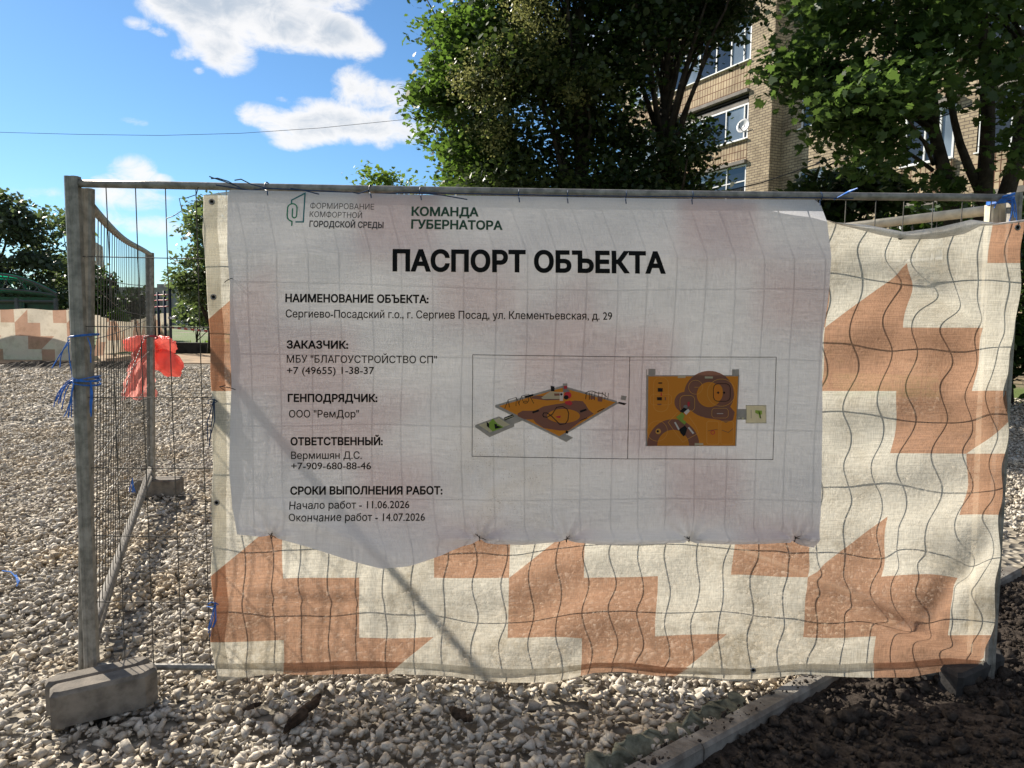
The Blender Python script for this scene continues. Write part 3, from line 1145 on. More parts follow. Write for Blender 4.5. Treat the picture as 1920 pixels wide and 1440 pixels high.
spc = fence(950, 880, 0.08)
M['fabric'] = fabric_mat('patterned_mesh_fabric', True, 0.50, 0.165, (0.70, 0.66, 0.56), (0.47, 0.235, 0.13))
M['white_fabric'] = fabric_mat('white_banner_fabric', False, 0.48, 0.02, (0.61, 0.615, 0.66), dirt=False, speck=(spc[0], spc[1], 0.30, 0.36), weave=0.35)
M['grey_fabric'] = fabric_mat('folded_fabric', False, 0.25, 0.08, (0.62, 0.60, 0.58), dirt=True)

pat_o = W(fence(900, 1250)[0], 0.0, 0.02)
pat = thing('patterned_banner', 'wide cream woven banner printed with orange stepped shapes, hung on the fence', 'banner', pat_o)
P_TOP = [(380, 365), (430, 358), (700, 365), (1000, 369), (1300, 374), (1415, 380), (1500, 398), (1557, 418), (1620, 424), (1690, 436), (1750, 428), (1810, 414), (1860, 420), (1912, 413)]
P_LEFT = [(380, 365), (388, 520), (393, 640), (397, 760), (398, 1000), (402, 1130), (399, 1190), (404, 1252)]
P_RIGHT = [(1912, 413), (1904, 520), (1897, 610), (1889, 660), (1888, 760), (1878, 860), (1868, 960), (1866, 1040), (1863, 1110), (1852, 1190), (1842, 1248)]
P_BOT = [(404, 1252), (520, 1250), (640, 1246), (800, 1254), (960, 1258), (1040, 1256), (1110, 1246), (1170, 1252), (1250, 1258), (1400, 1262), (1500, 1252), (1600, 1246), (1700, 1250), (1780, 1244), (1842, 1248)]
cloth('fabric_sheet', P_TOP, P_BOT, P_LEFT, P_RIGHT, 300, 170, d_pattern, M['fabric'], pat, uv_pattern, 0.024)
# hems: doubled fabric down the left side and along the bottom
off = lambda k: (lambda s, z: d_pattern(s, z) + k)
inner = [(x + 27, y) for x, y in P_LEFT]
cloth('hem', [P_LEFT[0], inner[0]], [P_LEFT[-1], inner[-1]], P_LEFT, inner, 8, 120, off(0.0025), M['fabric'], pat, uv_pattern, 0.026)
bt = [(x, y - 10) for x, y in P_BOT]
bb_ = [(x, y + 13 + 5 * math.sin(x * 0.02)) for x, y in P_BOT]
bb_[0] = (410, 1275)
cloth('hem', bt, bb_, [bt[0], bb_[0]], [bt[-1], bb_[-1]], 240, 8, off(0.0035), M['fabric'], pat, uv_pattern, 0.026,
      extra=lambda p, q: 0.006 * np.sin(q[:, 0] * 9) + 0.004)
# the top edge folded over to the front on the right
ft = [(1548, 415)] + [p for p in P_TOP if p[0] >= 1557]
fb = [(1548, 416), (1557, 420), (1600, 431), (1640, 441), (1690, 450), (1750, 449), (1800, 440), (1830, 425), (1860, 424), (1912, 418)]
cloth('folded_edge', ft, fb, [ft[0], fb[0]], [ft[-1], fb[-1]], 90, 10, off(0.006), M['grey_fabric'], pat, uv_plain, 0.03,
      extra=lambda p, q: 0.012 * np.sin(np.linspace(0, math.pi, 10))[:, None].repeat(90, 1).ravel())


def grommet(parent, px, py, dfun, lift=0.004, r=0.009):
    s, z = fence(px, py, 0.03)
    c = W(s, z, float(dfun(s, z)) + lift)
    mb = MB()
    ring = [c + (FE * math.cos(w) + UP * math.sin(w)) * r for w in np.linspace(0, 2 * math.pi, 15)]
    mb.tube(ring, 0.0028, 6, cap=False)
    mb.add([c + (FE * math.cos(w) + UP * math.sin(w)) * (r * 0.75) - FN * 0.001 for w in np.linspace(0, 2 * math.pi, 13)[:-1]], [tuple(range(12))], 1)
    return mb.finish('grommet', [M['grommet'], M['ink']], parent, smooth=False)


for (x, y) in [(396, 378), (401, 557), (407, 942), (1411, 1255), (1684, 445), (1900, 428)]:
    grommet(pat, x, y, d_pattern)


def strand(c, d0, length, droop=0.6, n=9, curl=0.25, rng=random):
    """a loose twine tail starting at c in direction d0"""
    p = Vector(c)
    d = Vector(d0).normalized()
    pts = [p.copy()]
    for i in range(n):
        d = (d + Vector((rng.uniform(-1, 1), rng.uniform(-1, 1), rng.uniform(-1, 1))) * curl * 0.7 + Vector((0, 0, -droop / n * 2.0))).normalized()
        p = p + d * (length / n)
        pts.append(p.copy())
    return pts


# twine ties on the patterned banner's left edge
for (x0, y0, y1, hooks) in [(402, 752, 842, 3), (404, 1133, 1206, 4)]:
    mb = MB()
    c = WP(x0, y0, 0.04)
    for k in range(hooks):
        q = WP(x0 - 8 + random.uniform(-6, 3), y1 - random.uniform(0, 30), 0.04)
        mid = (c + q) / 2 + FE * random.uniform(-0.015, 0.015)
        mb.tube([c + FE * 0.01, c + UP * 0.008, mid, q], 0.0020, 5)
    ring = [WP(390, y0, 0.0), WP(396, y0 - 4, 0.03), c + FE * 0.012, WP(398, y0 + 6, 0.045), WP(388, y0 + 4, 0.01)]
    mb.tube(ring, 0.002, 5)
    mb.finish('tie', M['twine' if y0 > 1000 else 'dark_twine'], pat)

# ------------------------------------------------------------------ white information banner
wb_o = W(fence(960, 1020)[0], fence(960, 1020)[1], 0.08)
wb = thing('information_banner', 'large white banner with printed works details, lettering and two playground pictures', 'banner', wb_o)
W_TOP = [(423, 352), (620, 357), (800, 362), (1000, 365), (1250, 369), (1536, 371)]
W_BOT = [(447, 1000), (510, 1006), (560, 1017), (600, 1027), (660, 1043), (720, 1056), (770, 1052), (830, 1036), (870, 1020), (900, 1010), (930, 1017), (980, 1019), (1030, 1013), (1061, 1011), (1120, 1018), (1200, 1019), (1289, 1015), (1360, 1019), (1430, 1018), (1485, 1014), (1500, 1022), (1527, 1027)]
W_LEFT = [(423, 352), (420, 366), (427, 450), (433, 534), (434, 640), (438, 717), (435, 800), (433, 880), (438, 950), (447, 1000)]
W_RIGHT = [(1536, 371), (1547, 380), (1556, 415), (1556, 470), (1549, 560), (1539, 630), (1538, 700), (1539, 800), (1537, 900), (1534, 980), (1527, 1027)]
cloth('banner_sheet', W_TOP, W_BOT, W_LEFT, W_RIGHT, 300, 180, d_white, M['white_fabric'], wb, uv_plain, 0.08)


def on_white(px, py, lift):
    s, z = fence(px, py, 0.083)
    return s, z, lift


def map_white(pix, lift):
    SZ_ = np.array([fence(x, y, 0.083) for x, y in pix])
    D = d_white(SZ_[:, 0], SZ_[:, 1]) + lift
    return np.array(FL)[None] + SZ_[:, :1] * np.array(FE) + D[:, None] * np.array(FN) + SZ_[:, 1:] * np.array(UP)


def print_mesh(name, bm_list, mats, parent, maxlen=14.0):
    """flat pixel-space shapes laid on the white banner; bm_list = [(bmesh in pixels, material index, lift)]"""
    Vs, Fs, Mi = [], [], []
    for bm, mi, lift in bm_list:
        bmesh.ops.triangulate(bm, faces=bm.faces[:])
        for _ in range(7):
            long_ = [e for e in bm.edges if e.calc_length() > maxlen]
            if not long_:
                break
            bmesh.ops.subdivide_edges(bm, edges=long_, cuts=1)
            bmesh.ops.triangulate(bm, faces=bm.faces[:])
        bm.verts.index_update()
        pix = [(v.co.x, v.co.y) for v in bm.verts]
        if not pix:
            bm.free()
            continue
        b = len(Vs)
        Vs.extend(map_white(pix, lift).tolist())
        for f in bm.faces:
            Fs.append(tuple(b + v.index for v in f.verts))
            Mi.append(mi)
        bm.free()
    me = bpy.data.meshes.new(name)
    loc = Vector(parent.location)
    me.from_pydata([tuple(Vector(v) - loc) for v in Vs], [], Fs)
    for m_ in mats:
        me.materials.append(m_)
    me.polygons.foreach_set('material_index', Mi)
    me.update()
    o = bpy.data.objects.new(name, me)
    COL.objects.link(o)
    o.parent = parent
    return o


def text_mesh(body, bold):
    """outlines of the built-in typeface, emboldened and filled by the non-zero rule"""
    c = bpy.data.curves.new('lettering_curve', 'FONT')
    c.body = body
    c.resolution_u = 3
    c.fill_mode = 'NONE'
    o = bpy.data.objects.new('lettering_curve', c)
    COL.objects.link(o)
    bpy.context.view_layer.update()
    dg = bpy.context.evaluated_depsgraph_get()
    me = bpy.data.meshes.new_from_object(o.evaluated_get(dg))
    nv = len(me.vertices)
    pts = [Vector((v.co.x, v.co.y)) for v in me.vertices]
    nxt = {}
    for e in me.edges:
        nxt.setdefault(e.vertices[0], []).append(e.vertices[1])
        nxt.setdefault(e.vertices[1], []).append(e.vertices[0])
    seen, loops = set(), []
    for i in range(nv):
        if i in seen or i not in nxt:
            continue
        loop = [i]
        seen.add(i)
        cur = i + 1 if (i + 1) in nxt[i] else nxt[i][0]
        while cur not in seen:
            loop.append(cur)
            seen.add(cur)
            cand = [k for k in nxt[cur] if k not in seen]
            if not cand:
                break
            cur = (cur + 1) if (cur + 1) in cand else cand[0]
        if len(loop) > 2:
            loops.append([pts[k] for k in loop])
    bpy.data.objects.remove(o)
    bpy.data.curves.remove(c)
    bpy.data.meshes.remove(me)

    def area(L):
        return sum(L[k - 1].x * L[k].y - L[k].x * L[k - 1].y for k in range(len(L))) / 2
    # letters are filled on one side of every outline; the widest outline around a loop gives that side
    box_ = [(min(p.x for p in L), max(p.x for p in L), min(p.y for p in L), max(p.y for p in L)) for L in loops]
    ars = [area(L) for L in loops]
    new = []
    for li, L in enumerate(loops):
        q = box_[li]
        host = [k for k in range(len(loops)) if box_[k][0] <= q[0] + 1e-6 and box_[k][1] >= q[1] - 1e-6 and box_[k][2] <= q[2] + 1e-6 and box_[k][3] >= q[3] - 1e-6]
        sgn = 1 if ars[max(host, key=lambda k: abs(ars[k]))] > 0 else -1
        out, n = [], len(L)
        for k in range(n):
            d1, d2 = (L[k] - L[k - 1]), (L[(k + 1) % n] - L[k])
            if d1.length < 1e-7 or d2.length < 1e-7:
                out.append(L[k].copy())
                continue
            d1.normalize()
            d2.normalize()
            n1, n2 = Vector((d1.y, -d1.x)), Vector((d2.y, -d2.x))
            m = n1 + n2
            if m.length < 0.3:
                m = n1
            m.normalize()
            out.append(L[k] + m * (sgn * bold / max(0.5, m.dot(n1))))
        new.append(out)
    vs, es = [], []
    for L in new:
        b = len(vs)
        vs += L
        es += [(b + k, b + (k + 1) % len(L)) for k in range(len(L))]
    from mathutils.geometry import delaunay_2d_cdt
    V, E, Fc, *_ = delaunay_2d_cdt(vs, es, [], 0, 1e-6)
    P1 = np.array([v[:] for L in new for v in L])
    P2 = np.array([v[:] for L in new for v in (L[1:] + L[:1])])
    keep = []
    for f in Fc:
        cx_, cy_ = sum(V[k].x for k in f) / len(f), sum(V[k].y for k in f) / len(f)
        y1, y2 = P1[:, 1] - cy_, P2[:, 1] - cy_
        cr = (P2[:, 0] - P1[:, 0]) * (cy_ - P1[:, 1]) - (cx_ - P1[:, 0]) * (P2[:, 1] - P1[:, 1])
        w = int(((y1 <= 0) & (y2 > 0) & (cr > 0)).sum()) - int(((y1 > 0) & (y2 <= 0) & (cr < 0)).sum())
        if w != 0:
            keep.append(list(f))
    res = bpy.data.meshes.new('lettering_mesh')
    used = sorted({k for f in keep for k in f})
    mp_ = {k: i for i, k in enumerate(used)}
    res.from_pydata([(V[k].x, V[k].y, 0) for k in used], [], [[mp_[k] for k in f] for f in keep])
    return res


_mH = text_mesh('Н', 0.0)
CAP = max(v.co.y for v in _mH.vertices)
bpy.data.meshes.remove(_mH)


def lettering(body, x0, x1, by0, by1, cap, mat, bold=0.0, part='lettering'):
    me = text_mesh(body, bold)
    bm = bmesh.new()
    bm.from_mesh(me)
    bpy.data.meshes.remove(me)
    xs = [v.co.x for v in bm.verts]
    lo, hi = min(xs), max(xs)
    for v in bm.verts:
        t = (v.co.x - lo) / (hi - lo)
        v.co = Vector((x0 + t * (x1 - x0), by0 + t * (by1 - by0) - v.co.y / CAP * cap, 0))
    return print_mesh(part, [(bm, 0, 0.0016)], [mat], wb, 16)


BOLD = 0.036
LINES = [
    ('ФОРМИРОВАНИЕ', 577.6, 698.7, 388.6, 390.8, 11.2, 'ink_grey', 0.0),
    ('КОМФОРТНОЙ', 577.6, 676.4, 405.2, 407.4, 11.2, 'ink_grey', 0.0),
    ('ГОРОДСКОЙ СРЕДЫ', 578, 718, 424.2, 426.8, 11.6, 'ink_grey', 0.028),
    ('КОМАНДА', 770, 897.3, 402.4, 404.0, 16.8, 'ink_green', BOLD),
    ('ГУБЕРНАТОРА', 770, 942.5, 427.4, 430.2, 16.8, 'ink_green', BOLD),
    ('ПАСПОРТ ОБЪЕКТА', 736.8, 1246, 507.2, 512.0, 38.0, 'ink', 0.041),
    ('НАИМЕНОВАНИЕ ОБЪЕКТА:', 536.3, 804.6, 566.0, 568.2, 14.6, 'ink', BOLD),
    ('Сергиево-Посадский г.о., г. Сергиев Посад, ул. Клементьевская, д. 29', 537.2, 1146, 595.0, 599.5, 14.6, 'ink', 0.009),
    ('ЗАКАЗЧИК:', 539.5, 654.5, 652.6, 653.2, 14.2, 'ink', BOLD),
    ('МБУ "БЛАГОУСТРОЙСТВО СП"', 540, 820, 679.2, 680.6, 13.8, 'ink', 0.009),
    ('+7 (49655) 1-38-37', 540.5, 703, 700.4, 700.6, 13.8, 'ink', 0.009),
    ('ГЕНПОДРЯДЧИК:', 542, 708.7, 752.2, 752.6, 14.2, 'ink', BOLD),
    ('ООО "РемДор"', 544, 674, 781.5, 781.8, 13.8, 'ink', 0.009),
    ('ОТВЕТСТВЕННЫЙ:', 546.6, 718.4, 833.4, 833.6, 14.2, 'ink', BOLD),
    ('Вермишян Д.С.', 547.6, 679, 859.3, 859.6, 13.8, 'ink', 0.009),
    ('+7-909-680-88-46', 547.6, 696.4, 879.0, 879.0, 13.4, 'ink', 0.009),
    ('СРОКИ ВЫПОЛНЕНИЯ РАБОТ:', 545.6, 830.4, 926.0, 924.5, 14.4, 'ink', BOLD),
    ('Начало работ - 11.06.2026', 544.7, 768.8, 953.0, 950.0, 14.0, 'ink', 0.009),
    ('Окончание работ - 14.07.2026', 544.0, 798.0, 974.6, 972.4, 14.0, 'ink', 0.009),
]
for (body, x0, x1, b0, b1, cap, mat, bold) in LINES:
    lettering(body, x0, x1, b0, b1, cap, M[mat], bold)


def stroke(pts, w, closed=False):
    """thick pixel-space line as a bmesh"""
    bm = bmesh.new()
    P_ = [Vector((x, y, 0)) for x, y in pts]
    n = len(P_)
    L_, R_ = [], []
    for i in range(n):
        a = P_[(i - 1) % n] if (closed or i > 0) else P_[i]
        b = P_[(i + 1) % n] if (closed or i < n - 1) else P_[i]
        d1 = (P_[i] - a).normalized() if (P_[i] - a).length > 0 else (b - P_[i]).normalized()
        d2 = (b - P_[i]).normalized() if (b - P_[i]).length > 0 else d1
        t = (d1 + d2)
        t = t.normalized() if t.length > 1e-6 else d1
        nn = Vector((-t.y, t.x, 0))
        k = 1.0 / max(0.45, abs(nn.dot(Vector((-d1.y, d1.x, 0)))))
        L_.append(bm.verts.new(P_[i] + nn * w / 2 * k))
        R_.append(bm.verts.new(P_[i] - nn * w / 2 * k))
    for i in range(n if closed else n - 1):
        j = (i + 1) % n
        bm.faces.new((L_[i], L_[j], R_[j], R_[i]))
    return bm


def shape(pts):
    bm = bmesh.new()
    bm.faces.new([bm.verts.new((x, y, 0)) for x, y in pts])
    return bm


def ell(cx, cy, rx, ry, a0=0, a1=360, n=28, rot=0.0):
    c, s = math.cos(math.radians(rot)), math.sin(math.radians(rot))
    out = []
    for k in range(n + (0 if abs(a1 - a0) >= 360 else 1)):
        w = math.radians(a0 + (a1 - a0) * k / n)
        x, y = rx * math.cos(w), ry * math.sin(w)
        out.append((cx + x * c - y * s, cy + x * s + y * c))
    return out


# emblem: open building outline with a tree loop
def zp(x, y):
    return 380 + x / 3.097, 340 + y / 3.097


mark1 = stroke([zp(501, 125), zp(501, 100), zp(577, 58), zp(577, 232), zp(531, 232)], 2.6)
o_ = print_mesh('emblem', [(mark1, 0, 0.0016)], [M['ink_teal']], wb)
loop = [zp(480 + 0, 160)] + [zp(508 - 28 * math.cos(math.radians(a)), 150 - 28 * math.sin(math.radians(a))) for a in range(10, 171, 20)] + [zp(536, 190)] + \
       [zp(523 + 13 * math.cos(math.radians(a)), 192 + 16 * math.sin(math.radians(a))) for a in range(0, 181, 30)] + [zp(510, 150)]
leaf2 = [zp(480, 155), zp(480, 190), zp(484, 210), zp(495, 222), zp(511, 230), zp(511, 256)]
o_ = print_mesh('emblem', [(stroke(loop, 2.5), 0, 0.0016), (stroke(leaf2, 2.5), 0, 0.0016)], [M['ink_mark']], wb)

# ruled picture box
def z2(x, y):
    return 860 + x / 3.0, 640 + y / 3.0


box_ = [z2(80, 74), z2(958, 86), z2(1781, 88), z2(1762, 662), z2(946, 657), z2(76, 642)]
print_mesh('picture_border', [(stroke(box_, 1.1, True), 0, 0.0016), (stroke([box_[1], box_[4]], 1.1), 0, 0.0016)], [M['ink_grey']], wb)


def ink(name, c):
    if name not in M:
        M[name] = printed(name, c)
    return name


PAL = [('print_orange', (0.95, 0.36, 0.05)), ('print_brown', (0.36, 0.17, 0.115)), ('print_grey', (0.36, 0.34, 0.31)), ('print_dark', (0.03, 0.028, 0.028)),
       ('print_green', (0.38, 0.55, 0.10)), ('print_sand', (0.78, 0.68, 0.45)), ('print_red', (0.80, 0.08, 0.09)), ('print_white', (0.95, 0.88, 0.80)), ('print_amber', (1.0, 0.52, 0.12))]
PM = [M[ink(n_, c)] for n_, c in PAL]
OR, BR, GY, DK, GN, SA, RD, WH, AM = range(9)
lay = lambda k: 0.0014 + 0.00035 * k


def z3(x, y):
    return 880 + x / 6.194, 690 + y / 6.194


def z3s(pts):
    return [z3(*p) for p in pts]


pic = []
# perspective view
pic.append((shape(z3s([(300, 425), (1075, 200), (1700, 375), (1720, 405), (1035, 808), (300, 450)])), GY, lay(0)))
pic.append((shape(z3s([(345, 435), (1075, 225), (1690, 392), (1040, 785)])), OR, lay(1)))
pic.append((shape(z3s([(560, 520), (620, 490), (760, 490), (860, 440), (1000, 415), (1110, 400), (1220, 372), (1310, 380), (1345, 420), (1320, 455), (1380, 480), (1440, 525), (1300, 600), (1150, 715), (1040, 718), (860, 690), (770, 630), (740, 590), (640, 590), (560, 555)])), BR, lay(2)))
pic.append((shape(z3s([(700, 345), (760, 315), (880, 320), (1040, 345), (1040, 365), (900, 370)])), BR, lay(2)))
pic.append((shape([z3(*p) for p in ell(1090, 550, 190, 82)]), OR, lay(3)))
pic.append((stroke(z3s([(850, 540), (860, 515), (900, 515), (950, 550), (1000, 600), (1050, 650), (1110, 640), (1140, 600), (1150, 520), (1130, 470), (1080, 440), (1010, 450), (960, 530), (900, 565), (860, 560)]), 1.5, True), DK, lay(4)))
pic.append((shape(z3s([(1000, 555), (1060, 545), (1050, 575), (1010, 570)])), RD, lay(4)))
# side court and path
pic.append((shape(z3s([(68, 655), (345, 555), (520, 645), (520, 672), (235, 795), (70, 680)])), GY, lay(0)))
pic.append((shape(z3s([(110, 655), (345, 575), (470, 650), (235, 740)])), SA, lay(1)))
pic.append((shape(z3s([(395, 600), (520, 555), (625, 600), (510, 645)])), GY, lay(1)))
pic.append((shape(z3s([(400, 570), (500, 530), (520, 555), (410, 605)])), DK, lay(2)))
pic.append((shape(z3s([(410, 578), (510, 545), (512, 552), (412, 588)])), SA, lay(3)))
pic.append((shape(z3s([(200, 660), (275, 580), (325, 640), (400, 680), (270, 730)])), GN, lay(2)))
pic.append((shape(z3s([(200, 615), (230, 640), (232, 690), (205, 670)])), DK, lay(3)))
pic.append((shape(z3s([(290, 640), (320, 645), (320, 660), (380, 680), (300, 700)])), DK, lay(3)))
pic.append((shape(z3s([(240, 620), (275, 580), (300, 630), (270, 650)])), GN, lay(4)))
# swings, tower, climbing frames, board
for a_ in [(410, 465, 450, 362), (450, 362, 465, 450), (540, 435, 545, 335), (545, 335, 582, 425), (570, 410, 607, 318), (607, 318, 620, 380), (685, 385, 690, 300), (690, 300, 745, 405), (450, 362, 545, 335), (607, 318, 690, 300)]:
    pic.append((stroke([z3(a_[0], a_[1]), z3(a_[2], a_[3])], 0.9), DK, lay(3)))
pic.append((stroke([z3(*p) for p in ell(650, 390, 25, 12, n=14)], 0.9, True), DK, lay(3)))
pic.append((shape(z3s([(640, 320), (740, 295), (740, 320), (645, 345)])), DK, lay(3)))
pic.append((shape(z3s([(830, 340), (900, 290), (940, 265), (1050, 275), (1050, 355), (850, 355)])), SA, lay(3)))
pic.append((shape(z3s([(940, 200), (985, 210), (985, 265), (945, 265)])), DK, lay(4)))
pic.append((shape(z3s([(980, 290), (1045, 290), (1045, 315), (985, 318)])), BR, lay(4)))
pic.append((shape(z3s([(1080, 175), (1130, 172), (1135, 235), (1165, 270), (1085, 280)])), GY, lay(4)))
pic.append((shape(z3s([(1090, 205), (1130, 200), (1130, 235), (1095, 238)])), RD, lay(5)))
pic.append((shape(z3s([(1045, 275), (1090, 275), (1085, 375), (1045, 375)])), WH, lay(4)))
pic.append((shape([z3(*p) for p in ell(1064, 300, 14, 14, n=12)]), DK, lay(5)))
pic.append((shape([z3(*p) for p in ell(1140, 310, 42, 40, n=16)]), RD, lay(5)))
pic.append((shape([z3(*p) for p in ell(1120, 335, 28, 25, n=14)]), DK, lay(6)))
pic.append((shape(z3s([(1100, 385), (1165, 370), (1195, 405), (1170, 430), (1115, 415)])), RD, lay(6)))
for x_ in (1345, 1385, 1410, 1445, 1490, 1530, 1565, 1600):
    pic.append((stroke([z3(x_, 370 - abs(x_ - 1470) * 0.1), z3(x_ + 8, 265 + abs(x_ - 1470) * 0.15)], 1.1), DK, lay(3)))
pic.append((stroke(z3s([(1340, 290), (1380, 265), (1420, 262), (1480, 285), (1540, 290), (1590, 330)]), 1.3), DK, lay(3)))
pic.append((shape(z3s([(1400, 320), (1450, 320), (1445, 355), (1400, 355)])), BR, lay(4)))
pic.append((shape(z3s([(1480, 325), (1540, 330), (1535, 385), (1485, 380)])), BR, lay(4)))
pic.append((shape(z3s([(1755, 312), (1820, 320), (1805, 370), (1750, 360)])), GY, lay(1)))
pic.append((shape(z3s([(1725, 385), (1820, 405), (1790, 425), (1715, 405)])), DK, lay(2)))
pic.append((shape(z3s([(1105, 755), (1200, 800), (1120, 850), (1035, 808)])), GY, lay(2)))
pic.append((shape(z3s([(1115, 715), (1145, 725), (1140, 755), (1112, 750)])), DK, lay(3)))
for (x_, y_) in [(725, 500), (1275, 490)]:
    pic.append((shape(z3s([(x_, y_), (x_ + 75, y_ - 25), (x_ + 85, y_ - 5), (x_ + 10, y_ + 22)])), DK, lay(3)))
pic.append((stroke(z3s([(1480, 500), (1560, 462)]), 1.4), DK, lay(3)))
pic.append((stroke(z3s([(1280, 605), (1360, 570)]), 1.4), DK, lay(3)))
print_mesh('playground_view', pic, PM, wb, 16)


def z4(x, y):
    return 1180 + x / 6.857, 670 + y / 6.857


def z4s(pts):
    return [z4(*p) for p in pts]


pl = []
pl.append((shape(z4s([(205, 225), (1405, 225), (1365, 1135), (200, 1135)])), GY, lay(0)))
pl.append((shape(z4s([(232, 240), (1390, 240), (1350, 1130), (222, 1130)])), OR, lay(1)))
pl.append((shape([z4(*p) for p in ell(1015, 470, 320, 300, n=40)]), BR, lay(2)))
pl.append((shape([z4(*p) for p in ell(700, 570, 130, 130)]), BR, lay(2)))
pl.append((shape(z4s([(800, 430), (860, 600), (980, 640), (1280, 625), (1345, 700), (1320, 800), (1230, 835), (1150, 800), (960, 770), (850, 700), (740, 660)])), BR, lay(3)))
pl.append((shape(z4s([(805, 240), (1230, 240), (1250, 300), (780, 330)])), BR, lay(3)))
pl.append((shape([z4(*p) for p in ell(1015, 475, 160, 162, n=36)]), OR, lay(4)))
pl.append((shape([z4(*p) for p in ell(555, 1130, 335, 340, 180, 360, 36)]), BR, lay(2)))
pl.append((shape([z4(*p) for p in ell(555, 1130, 205, 205, 180, 360, 30)]), OR, lay(4)))
pl.append((stroke([z4(*p) for p in ell(1170, 450, 180, 175, n=30)], 0.8, True), AM, lay(5)))
pl.append((stroke([z4(*p) for p in ell(840, 380, 90, 90, n=24)], 0.7, True), AM, lay(5)))
pl.append((stroke([z4(*p) for p in ell(350, 940, 130, 130, n=24)], 0.7, True), AM, lay(5)))
rr = lambda x0, y0, x1, y1, r: [z4(*p) for p in ell(x1 - r, y1 - r, r, r, 0, 90, 5) + ell(x0 + r, y1 - r, r, r, 90, 180, 5) + ell(x0 + r, y0 + r, r, r, 180, 270, 5) + ell(x1 - r, y0 + r, r, r, 270, 360, 5)]
pl.append((stroke(rr(300, 255, 490, 690, 80), 0.8, True), AM, lay(5)))
pl.append((stroke(rr(260, 470, 530, 605, 40), 0.7, True), AM, lay(5)))
pl.append((stroke(rr(1070, 335, 1285, 560, 60), 1.1, True), DK, lay(6)))
pl.append((shape([z4(*p) for p in ell(1130, 450, 62, 108, n=24)]), OR, lay(5)))
pl.append((stroke(rr(985, 815, 1140, 1110, 30), 1.1, True), AM, lay(5)))
pl.append((stroke(rr(1165, 815, 1325, 1110, 30), 0.9, True), AM, lay(5)))
pl.append((stroke(rr(1050, 650, 1260, 775, 40), 0.7, True), AM, lay(5)))
pl.append((stroke(rr(640, 485, 830, 690, 60), 0.8, True), AM, lay(5)))
pl.append((stroke(z4s([(610, 700), (490, 830), (560, 930), (680, 1085), (750, 1040), (880, 970), (840, 870), (760, 760)]), 0.8), AM, lay(5)))
for (x_, y_, w_, h_, c_) in [(362, 318, 48, 14, DK), (355, 390, 62, 46, DK), (345, 505, 62, 40, DK), (350, 590, 50, 16, BR), (392, 450, 14, 40, RD), (445, 505, 14, 40, BR)]:
    pl.append((shape(z4s([(x_, y_), (x_ + w_, y_), (x_ + w_, y_ + h_), (x_, y_ + h_)])), c_, lay(6)))
for (x_, y_) in [(1130, 450), (1205, 450)]:
    pl.append((shape([z4(*p) for p in ell(x_, y_, 18, 18, n=4)]), DK, lay(7)))
pl.append((stroke(z4s([(1115, 718), (1195, 718)]), 1.0), WH, lay(6)))
pl.append((stroke(z4s([(825, 380), (880, 380)]), 0.8), AM, lay(6)))
pl.append((stroke([z4(*p) for p in ell(1062, 960, 24, 24, n=16)], 1.2, True), RD, lay(6)))
pl.append((stroke(z4s([(1000, 940), (1120, 920)]), 0.8), BR, lay(6)))
pl.append((stroke(z4s([(1180, 930), (1260, 960), (1320, 910)]), 0.8), BR, lay(6)))
pl.append((shape([z4(*p) for p in ell(362, 945, 36, 36, n=16)]), AM, lay(6)))
pl.append((shape([z4(*p) for p in ell(355, 943, 16, 16, n=10)]), DK, lay(7)))
pl.append((shape(z4s([(590, 765), (670, 700), (700, 740), (680, 790), (725, 830), (700, 860), (650, 820)])), GN, lay(6)))
pl.append((shape(z4s([(635, 690), (690, 640), (740, 660), (680, 710)])), DK, lay(6)))
pl.append((shape(z4s([(690, 700), (745, 655), (770, 685), (720, 735)])), WH, lay(7)))
pl.append((shape(z4s([(735, 570), (765, 565), (765, 620), (740, 630)])), RD, lay(7)))
pl.append((shape([z4(*p) for p in ell(712, 630, 28, 24, n=14)]), GY, lay(6)))
pl.append((shape(z4s([(565, 830), (585, 822), (640, 920), (620, 930)])), WH, lay(6)))
pl.append((shape(z4s([(740, 900), (760, 888), (825, 968), (805, 980)])), WH, lay(6)))
pl.append((shape(z4s([(630, 920), (705, 870), (735, 910), (710, 990), (690, 1010), (650, 970)])), DK, lay(6)))
for (x_, y_, w_, h_, c_) in [(232, 143, 90, 80, GY), (1308, 150, 90, 80, GY), (1370, 660, 125, 135, GY), (1485, 610, 260, 230, SA), (610, 235, 100, 26, SA), (958, 242, 104, 26, SA), (830, 1096, 110, 28, SA), (1375, 770, 110, 20, SA), (205, 150, 10, 75, GY)]:
    pl.append((shape(z4s([(x_, y_), (x_ + w_, y_), (x_ + w_, y_ + h_), (x_, y_ + h_)])), c_, lay(5)))
pl.append((stroke(z4s([(1490, 612), (1742, 612), (1745, 838), (1487, 838)]), 0.9, True), GY, lay(6)))
pl.append((shape(z4s([(1605, 672), (1690, 680), (1690, 725), (1670, 735), (1680, 780), (1655, 770), (1650, 730), (1605, 710)])), GN, lay(6)))
pl.append((stroke(z4s([(1650, 690), (1665, 735), (1675, 778)]), 1.4), DK, lay(7)))
pl.append((stroke(z4s([(1552, 670), (1552, 775)]), 0.9), GY, lay(7)))
print_mesh('playground_plan', pl, PM, wb, 16)

